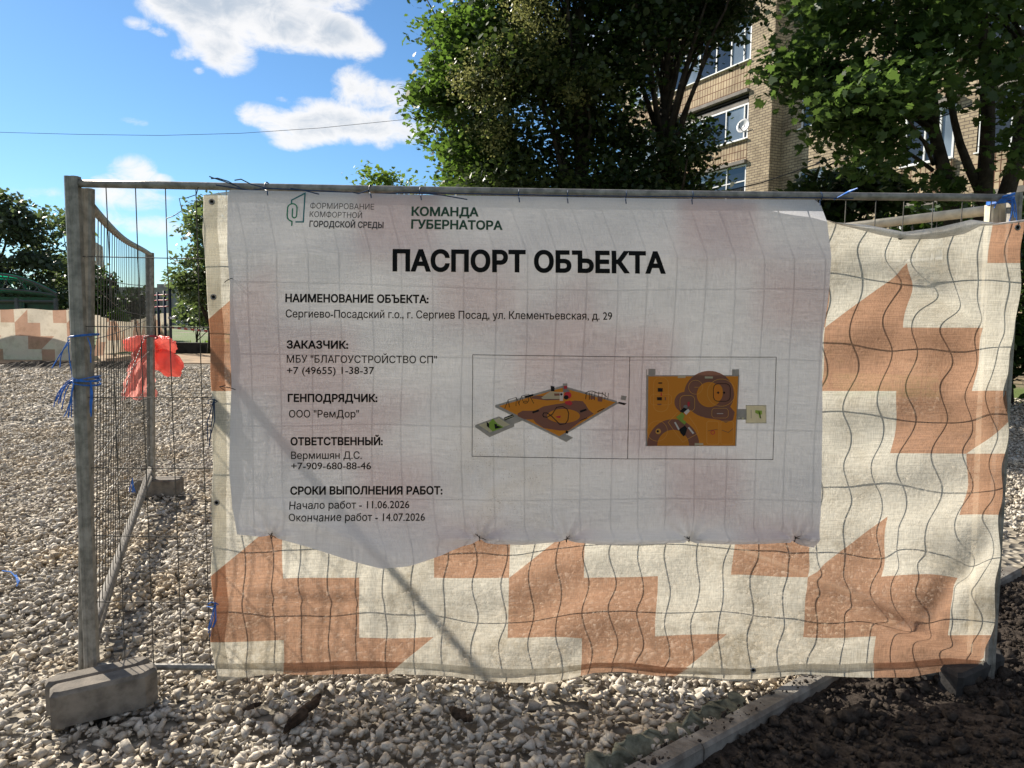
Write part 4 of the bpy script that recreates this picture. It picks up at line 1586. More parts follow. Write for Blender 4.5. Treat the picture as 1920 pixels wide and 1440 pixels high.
# wire ties that hold the banner
for (x, y) in TIE_PX:
    s, z = fence(x, y, 0.06)
    c = W(s, z, float(d_white(s, z)) + 0.004)
    mb = MB()
    mb.tube([c - FN * 0.06 + FE * 0.004, c + UP * 0.010, c + FN * 0.004, c - UP * 0.012, c - FN * 0.06 - FE * 0.004], 0.0016, 5)
    for k in range(3):
        mb.tube(strand(c, (random.uniform(-1, 1), -0.3, random.uniform(-0.2, 1.0)), random.uniform(0.02, 0.045), 0.2), 0.0013, 5)
    mb.finish('tie', M['tie_wire'], wb)
for (x, y, dx, dy, L_) in [(436, 522, -1, -1, 0.02), (412, 725, 1, 0.2, 0.05)]:
    mb = MB()
    c = WP(x, y, 0.09)
    mb.tube(strand(c, (dx, -0.2, 0.2), L_ + 0.02, 0.4), 0.0016, 5)
    mb.tube([c - FN * 0.06, c + FN * 0.004, c - FN * 0.05 - UP * 0.02], 0.0016, 5)
    mb.finish('tie', M['tie_wire'], wb)
# twine laced along the top edge over the tube
mb = MB()
top_pts = [WP(x, y, 0.03) for x, y in [(405, 347), (470, 357), (500, 353), (620, 359), (695, 364), (770, 361), (970, 365), (1063, 367), (1170, 368), (1295, 369), (1420, 370), (1536, 371), (1600, 372)]]
mb.tube(top_pts, 0.0024, 5)
mb.finish('lacing', M['dark_twine'], wb)
for (x, y) in [(500, 352), (694, 357), (788, 361), (972, 365), (1063, 367), (1172, 368), (1296, 369), (1536, 371)]:
    mb = MB()
    c = WP(x, y, 0.0)
    ring = [c + FN * 0.10 * 0 + (FN * math.cos(w) * 0.026 + UP * math.sin(w) * 0.02) + FE * 0.004 * math.sin(w * 0.5) for w in np.linspace(-0.6, 3.6, 9)]
    q = WP(x + 2, y + 14, 0.095)
    mb.tube(ring[::-1] + [WP(x + 1, y + 6, 0.09), q], 0.0022, 5)
    mb.finish('tie', M['dark_twine'], wb)
for pts in [[(500, 353), (470, 345), (452, 336), (440, 338)], [(448, 350), (420, 340), (398, 333), (393, 331)], [(450, 352), (428, 340), (408, 334), (396, 335)], [(545, 353), (570, 357), (598, 364)], [(690, 357), (672, 363), (660, 360)], [(788, 362), (830, 366), (876, 374)]]:
    mb = MB()
    mb.tube([WP(x, y, 0.06 + 0.02 * i) for i, (x, y) in enumerate(pts)], 0.0022, 5)
    mb.finish('tie', M['dark_twine'], wb)
mb = MB()
for k in range(5):
    mb.tube([WP(1564, 374, 0.02), WP(1580 + 3 * k, 366 - 2 * k, 0.05), WP(1592 + 4 * k, 361 - 2 * k, 0.05 + 0.01 * k)], 0.0022, 5)
mb.finish('tie', M['twine'], wb)
mb = MB()
mb.tube([WP(372, 350, 0.01), WP(368, 365, 0.03), WP(350, 371, 0.04), WP(336, 372, 0.04), WP(341, 395, 0.05), WP(325, 405, 0.04), WP(311, 410, 0.03)], 0.0016, 5)
mb.finish('tie', M['tie_wire'], wb)


# ------------------------------------------------------------------ blue twine knots on the posts
def knot(name, label, centre, axis_r, rings, tails, r=0.0021, mat='twine', group='blue twine knots'):
    c = Vector(centre)
    mb = MB()
    for k in range(rings):
        dz = random.uniform(-0.018, 0.018)
        tl = random.uniform(-0.012, 0.012)
        ring = [c + FE * (axis_r[0] * math.cos(w)) + FN * (axis_r[1] * math.sin(w)) + UP * (dz + tl * math.cos(w)) for w in np.linspace(0, 2 * math.pi, 17)]
        mb.tube(ring, r, 5, cap=False)
    for (d, L_, st) in tails:
        s_ = c + FE * st[0] + FN * st[1] + UP * st[2]
        mb.tube(strand(s_, d, L_ * random.uniform(0.8, 1.1), 0.9, 10, 0.22), r, 5)
    o = mb.finish(name, M[mat], loc=c)
    return tag(o, label, 'twine', group)


pk = WP(163, 712, -0.03)
tl = []
for k in range(5):
    tl.append(((-1, -0.3, -0.25 - 0.08 * k), 0.12, (-0.035, 0.03, random.uniform(-0.01, 0.01))))
for k in range(4):
    tl.append(((-0.2, -0.4, -1), 0.16, (-0.02, 0.045, 0)))
for k in range(3):
    tl.append(((0.5, -0.4, -0.9 - 0.3 * k), 0.14, (0.035, 0.04, 0)))
knot('blue_twine', 'thick bundle of blue twine with long loose ends knotted round the left post', pk, (0.042, 0.062), 6, tl)
pk = WP(158, 622, -0.03)
knot('blue_twine', 'single blue twine loop round the left post above the thick bundle', pk, (0.045, 0.065), 2,
     [((-0.5, -0.3, -0.8), 0.11, (-0.045, 0.02, -0.03)), ((-0.6, -0.3, -0.7), 0.12, (-0.045, 0.02, -0.04)), ((-0.1, -0.2, -1), 0.2, (-0.045, 0.03, -0.02)), ((0.3, -0.2, -1), 0.1, (0.04, 0.05, -0.02))])
pk = WP(1876, 377, -0.03)
knot('blue_twine', 'blue twine wound where the top tube meets the right post', pk, (0.036, 0.06), 10,
     [((0.1, -0.3, -1), 0.09, (0.0, 0.06, 0)), ((-0.2, -0.3, -1), 0.07, (0.01, 0.06, 0)), ((-1, -0.3, -0.3), 0.05, (-0.03, 0.05, 0)), ((0.2, -0.3, -1), 0.10, (0.01, 0.06, 0)), ((0, -0.3, -1), 0.1, (0.0, 0.06, 0))])
mb = MB()
c = N2 + E2 * 1.6 + UP * 0.46
for k in range(5):
    mb.tube(strand(c + UP * 0.03, (random.uniform(-.3, .3), random.uniform(-.3, .3), -1), 0.09, 0.5), 0.0022, 5)
tag(mb.finish('blue_twine', M['twine'], loc=c), 'short scrap of blue twine hanging low on the side fence panel', 'twine', 'blue twine knots')
mb = MB()
g0 = G(4, 1070, 0.05)
mb.tube([g0, G(20, 1072, 0.06), G(30, 1082, 0.06), G(34, 1096, 0.05)], 0.003, 5)
mb.tube([G(30, 1078, 0.06), G(36, 1090, 0.06), G(31, 1099, 0.05)], 0.003, 5)
tag(mb.finish('blue_twine', M['twine'], loc=g0), 'loose end of blue twine lying on the gravel at the left', 'twine', 'blue twine knots')


# ------------------------------------------------------------------ concrete feet
def block_mesh(name):
    mb = MB()
    L_ = 0.35
    for (yc, x_off, w_, h_) in [(-0.056, 0.0, 0.095, 0.132), (0.044, -0.016, 0.075, 0.126)]:
        # bar with chamfered ends seen from above
        prof = [(-L_ / 2, -w_ / 2 + 0.012), (-L_ / 2 + 0.02, -w_ / 2), (L_ / 2 - 0.045, -w_ / 2), (L_ / 2, -w_ / 2 + 0.04), (L_ / 2, w_ / 2 - 0.012), (L_ / 2 - 0.012, w_ / 2), (-L_ / 2 + 0.012, w_ / 2), (-L_ / 2, w_ / 2 - 0.012)]
        n = len(prof)
        vs, fs = [], []
        for (sc_, z_) in [(1.0, 0.0), (1.0, h_ - 0.014), (0.965, h_)]:
            for (u, v) in prof:
                vs.append((x_off + u * (sc_ if sc_ == 1 else (1 - 0.012 / L_ * 2)), yc + v * (1 if sc_ == 1 else (1 - 0.012 / w_ * 2)), z_))
        for k in range(2):
            for i in range(n):
                j = (i + 1) % n
                fs.append((k * n + i, k * n + j, (k + 1) * n + j, (k + 1) * n + i))
        fs.append(tuple(2 * n + i for i in range(n)))
        fs.append(tuple(range(n - 1, -1, -1)))
        mb.add(vs, fs)
    mb.box((0, 0.0, 0.048), (L_ - 0.05, 0.05, 0.096))
    return mb


ga, gb = G(106, 1368, 0), G(290, 1322, 0)
dirb = (gb - ga).normalized()
perp = Vector((-dirb.y, dirb.x, 0))
bc = (ga + gb) / 2 + perp * 0.104
blk = block_mesh('concrete_block').finish('concrete_block', M['concrete'])
blk.location = (bc.x, bc.y, 0.0)
blk.rotation_euler = (0, 0, math.atan2(dirb.y, dirb.x))
tag(blk, 'grooved concrete foot block under the left fence posts', 'concrete block', 'concrete feet of the fence')
b2_ = blk.copy()
COL.objects.link(b2_)
g_ = G(296, 928, 0)
b2_.location = (g_.x - 0.02, g_.y + 0.10, -0.01)
b2_.rotation_euler = (0, 0, math.radians(8))
tag(b2_, 'grooved concrete foot block at the far end of the side panel', 'concrete block', 'concrete feet of the fence')
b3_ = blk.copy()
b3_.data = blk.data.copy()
b3_.data.materials[0] = simple('shade_toned_concrete', (0.045, 0.042, 0.04), 0.85, 0, 0.25, 14, 0.6, 90, 0.2)  # concrete colour darkened to stand for the shade on the block's front
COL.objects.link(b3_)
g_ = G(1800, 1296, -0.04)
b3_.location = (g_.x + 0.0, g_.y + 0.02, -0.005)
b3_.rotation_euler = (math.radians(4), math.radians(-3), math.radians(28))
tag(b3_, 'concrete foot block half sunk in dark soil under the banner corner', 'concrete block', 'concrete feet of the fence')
mb = MB()
c = G(1735, 1290, -0.02)
for k in range(3):
    mb.tube([WP(1738 + 3 * k, 1250, 0.0), c + Vector((random.uniform(-.03, .05), 0.05, 0.05)), c + Vector((random.uniform(-.02, .06), random.uniform(-.02, .03), 0.0))], 0.0022, 5)
tag(mb.finish('blue_twine', M['dark_twine'], loc=c), 'blue twine trailing from the banner hem to the sunken block', 'twine', 'blue twine knots')


# ------------------------------------------------------------------ red plastic bag
def plastic():
    m, t, out = new_mat('red_plastic_film')
    b = t.node('ShaderNodeBsdfPrincipled')
    b.inputs['Base Color'].default_value = (0.88, 0.27, 0.23, 1)
    b.inputs['Roughness'].default_value = 0.28
    tc = t.node('ShaderNodeTexCoord').outputs['Object']
    t.l.new(t.bump(t.noise(tc, 26, 5, 0.7, 1.2), 0.9, 0.02), b.inputs['Normal'])
    tr = t.node('ShaderNodeBsdfTranslucent')
    tr.inputs[0].default_value = (1.0, 0.42, 0.36, 1)
    mx = t.node('ShaderNodeMixShader')
    mx.inputs[0].default_value = 0.62
    t.l.new(b.outputs[0], mx.inputs[1])
    t.l.new(tr.outputs[0], mx.inputs[2])
    tp = t.node('ShaderNodeBsdfTransparent')
    tp.inputs[0].default_value = (1, 0.5, 0.45, 1)
    m2 = t.node('ShaderNodeMixShader')
    m2.inputs[0].default_value = 0.20
    t.l.new(mx.outputs[0], m2.inputs[1])
    t.l.new(tp.outputs[0], m2.inputs[2])
    t.l.new(m2.outputs[0], out.inputs[0])
    return m


M['red_film'] = plastic()
BY = 5.95
bag = thing('plastic_bag', 'crumpled red plastic bag knotted to the far post of the side panel', 'plastic bag', P(283, 640, BY))


def film(name, rows, y_amp, pleats, seed, nu=40, nv=26):
    """sheet between pixel polylines: rows = list of (left px, right px, py); pleats across"""
    r = random.Random(seed)
    V, Fq = [], []
    ph = r.random() * 6
    for j in range(nv):
        v = j / (nv - 1) * (len(rows) - 1)
        k = min(int(v), len(rows) - 2)
        f = v - k
        f = f * f * (3 - 2 * f)
        l = rows[k][0] * (1 - f) + rows[k + 1][0] * f
        rt = rows[k][1] * (1 - f) + rows[k + 1][1] * f
        y = rows[k][2] * (1 - (v - k)) + rows[k + 1][2] * (v - k)
        for i in range(nu):
            u = i / (nu - 1)
            d = y_amp * (math.sin(u * pleats * 6.28 + ph + 0.8 * math.sin(v * 2)) * 0.5 + 0.35 * math.sin(u * pleats * 11 + v * 2.3) + 0.4 * math.sin(v * 3 + u * 4 + ph)) - 0.05 * math.sin(math.pi * u)
            V.append(P(l + (rt - l) * u + 2.0 * math.sin(v * 7 + u * 9), y + 3 * math.sin(u * pleats * 6.28 + 1), BY + d))
    for j in range(nv - 1):
        for i in range(nu - 1):
            Fq.append((j * nu + i, j * nu + i + 1, (j + 1) * nu + i + 1, (j + 1) * nu + i))
    mb = MB()
    mb.add(V, Fq)
    return mb.finish(name, M['red_film'], bag, smooth=True)


def puff(name, cx, cy, rx, ry, rot, seed, depth=0.09, dy=0.0):
    bm = bmesh.new()
    bmesh.ops.create_icosphere(bm, subdivisions=4, radius=1)
    r = np.random.default_rng(seed)
    ks = [(r.normal(size=3) * 2.2, r.random() * 6) for _ in range(10)]
    c, s_ = math.cos(math.radians(rot)), math.sin(math.radians(rot))
    V = []
    for v in bm.verts:
        n = v.co.normalized()
        h = 1.0
        for k, p in ks:
            h += 0.050 * (1 - 2 * abs(math.sin(k[0] * n.x + k[1] * n.y + k[2] * n.z + p)))
        x, y, z = n.x * h * rx, n.z * h * ry, n.y * h * depth
        V.append(P(cx + x * c - y * s_, cy + x * s_ + y * c, BY + dy + z))
    bm.verts.index_update()
    Fq = [[v.index for v in f.verts] for f in bm.faces]
    bm.free()
    mb = MB()
    mb.add(V, Fq)
    return mb.finish(name, M['red_film'], bag, smooth=True)


film('tail', [(258, 292, 640), (246, 290, 668), (237, 289, 700), (230, 291, 728), (227, 297, 748)], 0.055, 2.5, 3)
puff('loop', 256, 644, 27, 17, -6, 5, 0.07)
puff('loop', 309, 646, 26, 17, 14, 8, 0.08, -0.03)
puff('pouch', 314, 682, 32, 24, 28, 12, 0.11, -0.05)
film('flap', [(286, 300, 640), (288, 322, 662), (296, 340, 682), (312, 346, 695)], 0.05, 1.6, 9)
puff('knot', 281, 641, 11, 9, 0, 21, 0.05, -0.03)
mb = MB()
mb.tube([P(283 + 13 * math.cos(w), 633 + 3 * math.sin(w), 5.8 + 0.05 * math.sin(w)) for w in np.linspace(0, 6.28, 14)], 0.007, 6, cap=False)
mb.finish('tie', M['redpaint'], bag)

# ------------------------------------------------------------------ foliage
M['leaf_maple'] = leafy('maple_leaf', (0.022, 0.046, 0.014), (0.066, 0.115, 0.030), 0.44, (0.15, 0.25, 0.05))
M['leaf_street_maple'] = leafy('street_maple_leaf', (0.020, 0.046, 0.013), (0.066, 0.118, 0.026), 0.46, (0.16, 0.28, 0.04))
M['leaf_far'] = leafy('far_dark_leaf', (0.036, 0.052, 0.034), (0.085, 0.11, 0.07), 0.38)
M['leaf_linden'] = leafy('linden_leaf', (0.024, 0.040, 0.014), (0.062, 0.090, 0.030), 0.36)
M['leaf_bract'] = leafy('linden_bract', (0.09, 0.105, 0.032), (0.25, 0.255, 0.085), 0.42, (0.34, 0.35, 0.12))
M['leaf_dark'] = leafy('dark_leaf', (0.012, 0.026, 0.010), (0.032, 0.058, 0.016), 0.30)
M['leaf_light'] = leafy('pale_leaf', (0.060, 0.110, 0.020), (0.150, 0.215, 0.045), 0.5)
M['leaf_silver'] = leafy('silvery_leaf', (0.055, 0.085, 0.040), (0.125, 0.165, 0.085), 0.4)
M['leaf_hedge'] = leafy('hedge_leaf', (0.015, 0.035, 0.010), (0.045, 0.085, 0.018), 0.3)


def leaf_shape(kind):
    if kind == 'maple':
        pts = []
        lob = [(-150, .55), (-120, .48), (-92, .84), (-66, .60), (-40, .98), (-20, .70), (0, 1.15), (20, .70), (40, .98), (66, .60), (92, .84), (120, .48), (150, .55), (180, .25)]
        for a, r in lob:
            w = math.radians(a)
            pts.append((math.sin(w) * r * 0.55, math.cos(w) * r * 0.55, 0.05 * r * abs(math.sin(w))))
        return np.array(pts)
    if kind == 'small':
        return np.array([(0, -.5, 0), (.30, -.05, .06), (0, .55, 0), (-.30, -.05, .06)])
    return np.array([(0, -.5, 0), (.36, -.22, .05), (.34, .16, .05), (0, .58, 0), (-.34, .16, .05), (-.36, -.22, .05)])


def leaf_mesh(name, pos, size, kind, mat, parent, rng, flat=0.55, tint=None):
    n = len(pos)
    T = leaf_shape(kind)
    kv = len(T)
    nz = rng.normal(size=(n, 3)) * flat
    nz[:, 2] += 0.85
    nz /= np.linalg.norm(nz, axis=1)[:, None]
    a = rng.normal(size=(n, 3))
    a[:, 2] -= 0.5
    yx = a - (a * nz).sum(1)[:, None] * nz
    yx /= np.linalg.norm(yx, axis=1)[:, None]
    xx = np.cross(yx, nz)
    sz = size * np.exp(rng.normal(0, 0.22, n))
    V = pos[:, None, :] + sz[:, None, None] * (T[None, :, :1] * xx[:, None] + T[None, :, 1:2] * yx[:, None] + T[None, :, 2:] * nz[:, None])
    if tint is None:
        tint = np.clip(rng.normal(0.45, 0.25, n), 0, 1)
    return np_mesh(name, V.reshape(-1, 3), np.full(n, kv), np.arange(n * kv), mat, parent, tint=tint, loc=np.array(parent.location))


def inside(poly, x, y):
    poly = np.array(poly, float)
    c = np.zeros(len(x), bool)
    j = len(poly) - 1
    for i in range(len(poly)):
        xi, yi = poly[i]
        xj, yj = poly[j]
        hit = ((yi > y) != (yj > y)) & (x < (xj - xi) * (y - yi) / (yj - yi + 1e-9) + xi)
        c ^= hit
        j = i
    return c


def px_world(px, py, Y):
    """vectorised P()"""
    a0, b0 = (px - 960.0) / F, -(py - 720.0) / F
    a, b = a0 * _cr - b0 * _sr, a0 * _sr + b0 * _cr
    ry = _ct + b * _st
    rz = -_st + b * _ct
    t = Y / ry
    return np.stack([a * t, Y, CAM_H + rz * t], -1)


def to_px(C):
    d = C - np.array([0, 0, CAM_H])
    f = d[:, 1] * _ct - d[:, 2] * _st
    b = (d[:, 1] * _st + d[:, 2] * _ct) / f
    a = d[:, 0] / f
    return 960 + F * (a * _cr + b * _sr), 720 - F * (-a * _sr + b * _cr)


def clumps_in(poly, Y, thick, n, rng, lump=1.0):
    """clump centres filling a crown whose outline, seen from the street, is poly"""
    poly = np.array(poly, float)
    lo, hi = poly.min(0), poly.max(0)
    out = []
    while len(out) < n * 2:
        x = lo[0] + rng.random(4 * n) * (hi[0] - lo[0])
        y = lo[1] + rng.random(4 * n) * (hi[1] - lo[1])
        k = inside(poly, x, y)
        for a, b in zip(x[k], y[k]):
            out.append((a, b))
    out = np.array(out)
    wx, wz = out[:, 0] * Y / F, out[:, 1] * Y / F
    k_ = 2.6 if Y < 20 else 1.3
    nz_ = sum(np.sin(k_ * (math.cos(a_) * wx + math.sin(a_) * wz) * f_ + p_) for a_, f_, p_ in zip(rng.random(7) * 6.28, 0.6 + rng.random(7) * 1.3, rng.random(7) * 6.28)) / 2.6
    sel = nz_ > -0.62
    if lump > 0 and sel.sum() > n and Y < 20:
        out = out[sel]
    if lump > 0 and n >= 90:
        R_ = 0.55 if Y < 12 else (0.72 if Y < 20 else 0.030 * Y)      # metres
        rp = R_ * F / Y                                               # the same in pixels
        k = np.ones(len(out), bool)
        for ox, oy in ((rp * .6, 0), (-rp * .6, 0), (0, rp * .45), (0, -rp * .45)):
            k &= inside(poly, out[:, 0] + ox, out[:, 1] + oy)
        inn = out[k] if k.sum() > 20 else out
        nm = max(8, n // 11)
        mc = inn[rng.integers(0, len(inn), nm)]
        rel_ = np.clip(np.abs((mc[:, 0] - (lo[0] + hi[0]) / 2) / ((hi[0] - lo[0]) / 2)), 0, 1)
        md = thick * np.sqrt(1 - rel_ ** 2 * 0.85) * (rng.random(nm) * 2 - 1)
        M3 = px_world(mc[:, 0], mc[:, 1], Y + md)
        which = rng.integers(0, nm, n)
        v = rng.normal(size=(n, 3))
        v /= np.linalg.norm(v, axis=1)[:, None]
        v[:, 2] = np.where(rng.random(n) < 0.75, np.abs(v[:, 2]), v[:, 2])
        sc_ = R_ * (0.6 + 0.6 * rng.random(nm))[which][:, None] * (0.65 + 0.35 * rng.random((n, 1)))
        return M3[which] + v * sc_ * np.array([1, 1, 0.55])
    C = out[:n]
    ctr = poly.mean(0)
    rel = np.clip(np.abs((C[:, 0] - (lo[0] + hi[0]) / 2) / ((hi[0] - lo[0]) / 2)), 0, 1)
    dep = thick * np.sqrt(1 - rel ** 2 * 0.85) * (rng.random(n) * 2 - 1)
    return px_world(C[:, 0], C[:, 1], Y + dep)


def sprays(centres, per, rad, rng, droop=0.5):
    n = len(centres) * per
    c = np.repeat(centres, per, 0)
    r = np.clip(rng.normal(size=(n, 3)), -1.9, 1.9) * rad * np.array([1, 1, 0.55])
    r[:, 2] -= droop * np.hypot(r[:, 0], r[:, 1]) * 0.6
    return c + r


def trunk_parts(root, base, top, r0, limbs, mat, rng, sides=10):
    base, top = Vector(base), Vector(top)
    mb = MB()
    n = 10
    pts, rs = [], []
    for i in range(n + 1):
        u = i / n
        pts.append(base + (top - base) * u + Vector((math.sin(u * 5 + base.x) * 0.06, math.cos(u * 4) * 0.06, 0)) * (u * 1.2))
        rs.append(r0 * (1.0 - 0.72 * u) * (1.25 if i == 0 else 1))
    mb.tube(pts, rs, sides)
    mb.finish('trunk', mat, root, smooth=True)
    mb = MB()
    for L_ in limbs:
        L_ = Vector(L_)
        u = min(0.92, max(0.25, (L_.z - base.z) / max(0.1, (top.z - base.z)) - 0.30))
        a = pts[int(u * n)]
        mid = (a + L_) / 2 + Vector((0, 0, 0.12 * (L_ - a).length))
        ra = r0 * (0.55 - 0.35 * u)
        bp = []
        for i in range(7):
            q = i / 6
            bp.append(a * (1 - q) ** 2 + mid * 2 * q * (1 - q) + L_ * q * q + Vector((rng.normal(), rng.normal(), rng.normal())) * 0.02 * (0 if i == 0 else 1))
        mb.tube(bp, [max(0.008, ra * (1 - 0.85 * i / 6)) for i in range(7)], 6)
    mb.finish('limbs', mat, root, smooth=True)


def tree(name, label, cat, poly, Y, thick, nclump, per, rad, lsize, kind, mat, trunk_px, r0, seed, top_py, group=None, flat=0.55, droop=0.5, extra=None, nl=26, holes=()):
    rng = np.random.default_rng(seed)
    base = P(trunk_px, 700, Y)
    base.z = -0.15
    root = thing(name, label, cat, base, 0, group)
    C = clumps_in(poly, Y, thick, nclump, rng)
    for (hx, hy, hr) in holes:
        qx, qy = to_px(C)
        C = C[np.hypot(qx - hx, qy - hy) > hr]
    pos = sprays(C, per, rad, rng, droop)
    pos = pos[pos[:, 2] > 0.05]
    leaf_mesh('crown', pos, lsize, kind, mat, root, rng, flat)
    if extra:
        for (poly2, n2, per2, rad2, ls2, mat2, dY, th2) in extra:
            C2 = clumps_in(poly2, Y + dY, th2, n2, rng, 0)
            p2 = sprays(C2, per2, rad2, rng, 1.2)
            leaf_mesh('flower_bracts', p2, ls2, 'small', mat2, root, rng, 0.9)['kind'] = 'stuff'
    top = P(trunk_px, top_py, Y)
    ix = rng.choice(len(C), min(nl, len(C)), replace=False)
    trunk_parts(root, base, top, r0, C[ix], M['bark'], rng)
    return root


# the big group in the middle: maple on the left, linden in front, dark tree on the right
tree('maple_tree', 'leafy green maple whose left side stands out against the blue sky', 'tree',
     [(840, -200), (815, -20), (835, 45), (800, 38), (798, 62), (840, 85), (815, 118), (762, 102), (765, 118), (812, 140), (820, 160), (770, 172), (768, 195), (800, 208), (778, 228), (800, 250), (790, 262), (815, 285), (845, 275), (822, 320), (835, 350), (850, 440), (960, 460), (960, -200)],
     14.6, 1.5, 940, 30, 0.19, 0.115, 'maple', M['leaf_street_maple'], 905, 0.16, 21, -80, group='trees behind the fence', holes=[(790, 300, 0), (905, 128, 8)])
tree('linden_tree', 'tall linden in front of the others hung with pale yellow-green flower bracts', 'tree',
     [(930, -220), (900, 0), (880, 60), (880, 120), (870, 200), (885, 270), (890, 320), (900, 440), (1000, 455), (1140, 455), (1150, 320), (1140, 200), (1120, -220)],
     13.2, 1.2, 960, 32, 0.22, 0.085, 'oval', M['leaf_linden'], 1092, 0.17, 22, -60, group='trees behind the fence', holes=[(1010, 85, 10), (975, 125, 9)],
     extra=[([(930, -60), (1015, -60), (1045, 20), (1045, 90), (1000, 110), (985, 140), (960, 160), (950, 230), (945, 265), (915, 275), (895, 240), (905, 180), (860, 165), (840, 135), (880, 80), (930, 70), (960, 20)], 190, 24, 0.11, 0.048, M['leaf_bract'], -1.2, 0.45),
            ([(1040, 120), (1095, 130), (1090, 180), (1060, 190)], 16, 24, 0.10, 0.048, M['leaf_bract'], -1.2, 0.3)])
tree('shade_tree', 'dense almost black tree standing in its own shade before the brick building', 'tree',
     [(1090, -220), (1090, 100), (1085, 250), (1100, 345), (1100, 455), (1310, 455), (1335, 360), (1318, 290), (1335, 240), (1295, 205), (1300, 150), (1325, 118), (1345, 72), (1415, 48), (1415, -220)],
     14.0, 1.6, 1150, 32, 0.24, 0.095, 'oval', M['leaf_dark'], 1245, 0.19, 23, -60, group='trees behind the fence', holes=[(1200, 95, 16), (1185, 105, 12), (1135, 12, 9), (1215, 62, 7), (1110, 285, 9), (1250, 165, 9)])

# the maple on the right with several trunks
rng_r = np.random.default_rng(31)
base = P(1800, 700, 9.6)
base.z = -0.12
rm = thing('maple_tree', 'broad maple with large bright leaves and several dark stems at the right edge', 'tree', base, 0, 'trees behind the fence')
R_POLY = [(1395, -200), (1400, 30), (1440, 75), (1470, 120), (1520, 130), (1495, 178), (1560, 190), (1515, 240), (1560, 258), (1630, 255), (1640, 300), (1665, 310), (1690, 285), (1720, 240), (1780, 250), (1830, 240), (1905, 210), (1990, 240), (2080, 200), (2080, -200)]
C = np.concatenate([clumps_in(R_POLY, 9.6, 1.5, 470, rng_r), clumps_in([(1450, -150), (2060, -150), (2060, 120), (1700, 200), (1560, 120)], 9.8, 1.5, 210, rng_r)])
_keep = []
for (hx, hy, hr) in [(1705, 262, 44), (1760, 270, 40), (1875, 240, 48), (1500, 150, 18), (1590, 60, 14), (1830, 20, 16), (1850, 175, 36), (1580, 230, 26), (1685, 110, 18), (1800, 215, 34), (1920, 180, 26), (1640, 170, 18), (1540, 95, 16)]:
    _keep.append((hx, hy, hr))


cxp, cyp = to_px(C)
ok = np.ones(len(C), bool)
for (hx, hy, hr) in _keep:
    ok &= np.hypot(cxp - hx, cyp - hy) > hr
C = np.concatenate([C[ok], clumps_in([(1545, 180), (1690, 180), (1690, 240), (1672, 305), (1625, 300), (1600, 255), (1530, 235)], 9.3, 0.5, 70, rng_r, 0), clumps_in([(1430, 60), (1520, 110), (1530, 175), (1480, 170), (1450, 110)], 9.3, 0.4, 26, rng_r, 0)])
pos = sprays(C, 26, 0.19, rng_r, 0.7)
leaf_mesh('crown', pos, 0.115, 'maple', M['leaf_maple'], rm, rng_r, 0.6)
lowp = np.concatenate([clumps_in([(1725, 330), (1800, 320), (1810, 365), (1735, 368)], 9.4, 0.4, 14, rng_r), clumps_in([(1880, 195), (1925, 190), (1930, 300), (1890, 290)], 8.9, 0.3, 12, rng_r)])
leaf_mesh('crown', sprays(lowp, 20, 0.14, rng_r, 0.7), 0.115, 'maple', M['leaf_maple'], rm, rng_r, 0.6)
for stem in [[(1785, 420), (1782, 360), (1765, 300), (1750, 240), (1748, 170), (1735, 80), (1725, -60)],
             [(1842, 420), (1845, 360), (1850, 290), (1853, 220), (1852, 150), (1840, 60), (1850, -60)],
             [(1880, 420), (1885, 370), (1900, 320), (1912, 260), (1930, 190), (1950, 60)],
             [(1855, 420), (1835, 355), (1815, 310), (1800, 270), (1790, 230), (1775, 150), (1790, 40)]]:
    mb = MB()
    pts = []
    for i, (x, y) in enumerate(stem):
        pts.append(P(x, y, 9.6 + 0.12 * math.sin(i * 2 + x)))
    pts.insert(0, Vector((pts[0].x * 0.5 + base.x * 0.5, 9.6, -0.15)))
    w0 = {1785: 0.11, 1842: 0.125, 1880: 0.13, 1855: 0.075}[stem[0][0]]
    mb.tube(pts, [w0 * (1 - 0.085 * i) for i in range(len(pts))], 10)
    mb.finish('trunk', M['bark'], rm, smooth=True)
mb = MB()
ix = rng_r.choice(len(C), 46, replace=False)
for q in C[ix]:
    q = Vector(q)
    x_ = 1750 if q.x < P(1780, 200, 9.6).x else (1850 if q.x < P(1880, 200, 9.6).x else 1920)
    st = P(x_, min(330, to_px(np.array([q]))[1][0] + 90), 9.6)
    mid = (st + q) / 2 + Vector((0, 0, 0.15))
    mb.tube([st * (1 - t) ** 2 + mid * 2 * t * (1 - t) + q * t * t for t in [i / 6 for i in range(7)]], [0.028 * (1 - 0.13 * i) for i in range(7)], 5)
mb.finish('limbs', M['bark'], rm, smooth=True)

# shrubs in the shade in front of the building
tree('shrub', 'dark lilac shrub in the shade under the third-floor window', 'shrub',
     [(1462, 372), (1490, 320), (1520, 300), (1560, 310), (1600, 300), (1650, 320), (1672, 345), (1680, 420), (1460, 420)], 13.0, 0.8, 120, 26, 0.22, 0.13, 'oval', M['leaf_dark'], 1560, 0.05, 41, 330, group='shrubs by the building', nl=12)
tree('shrub', 'dark hedge mass at the foot of the building right of the banner', 'shrub',
     [(1540, 395), (1700, 378), (1850, 385), (1960, 400), (2120, 420), (2120, 730), (1500, 720), (1500, 420)], 13.2, 1.0, 420, 26, 0.30, 0.16, 'oval', M['leaf_hedge'], 1900, 0.06, 42, 480, group='shrubs by the building', nl=16)

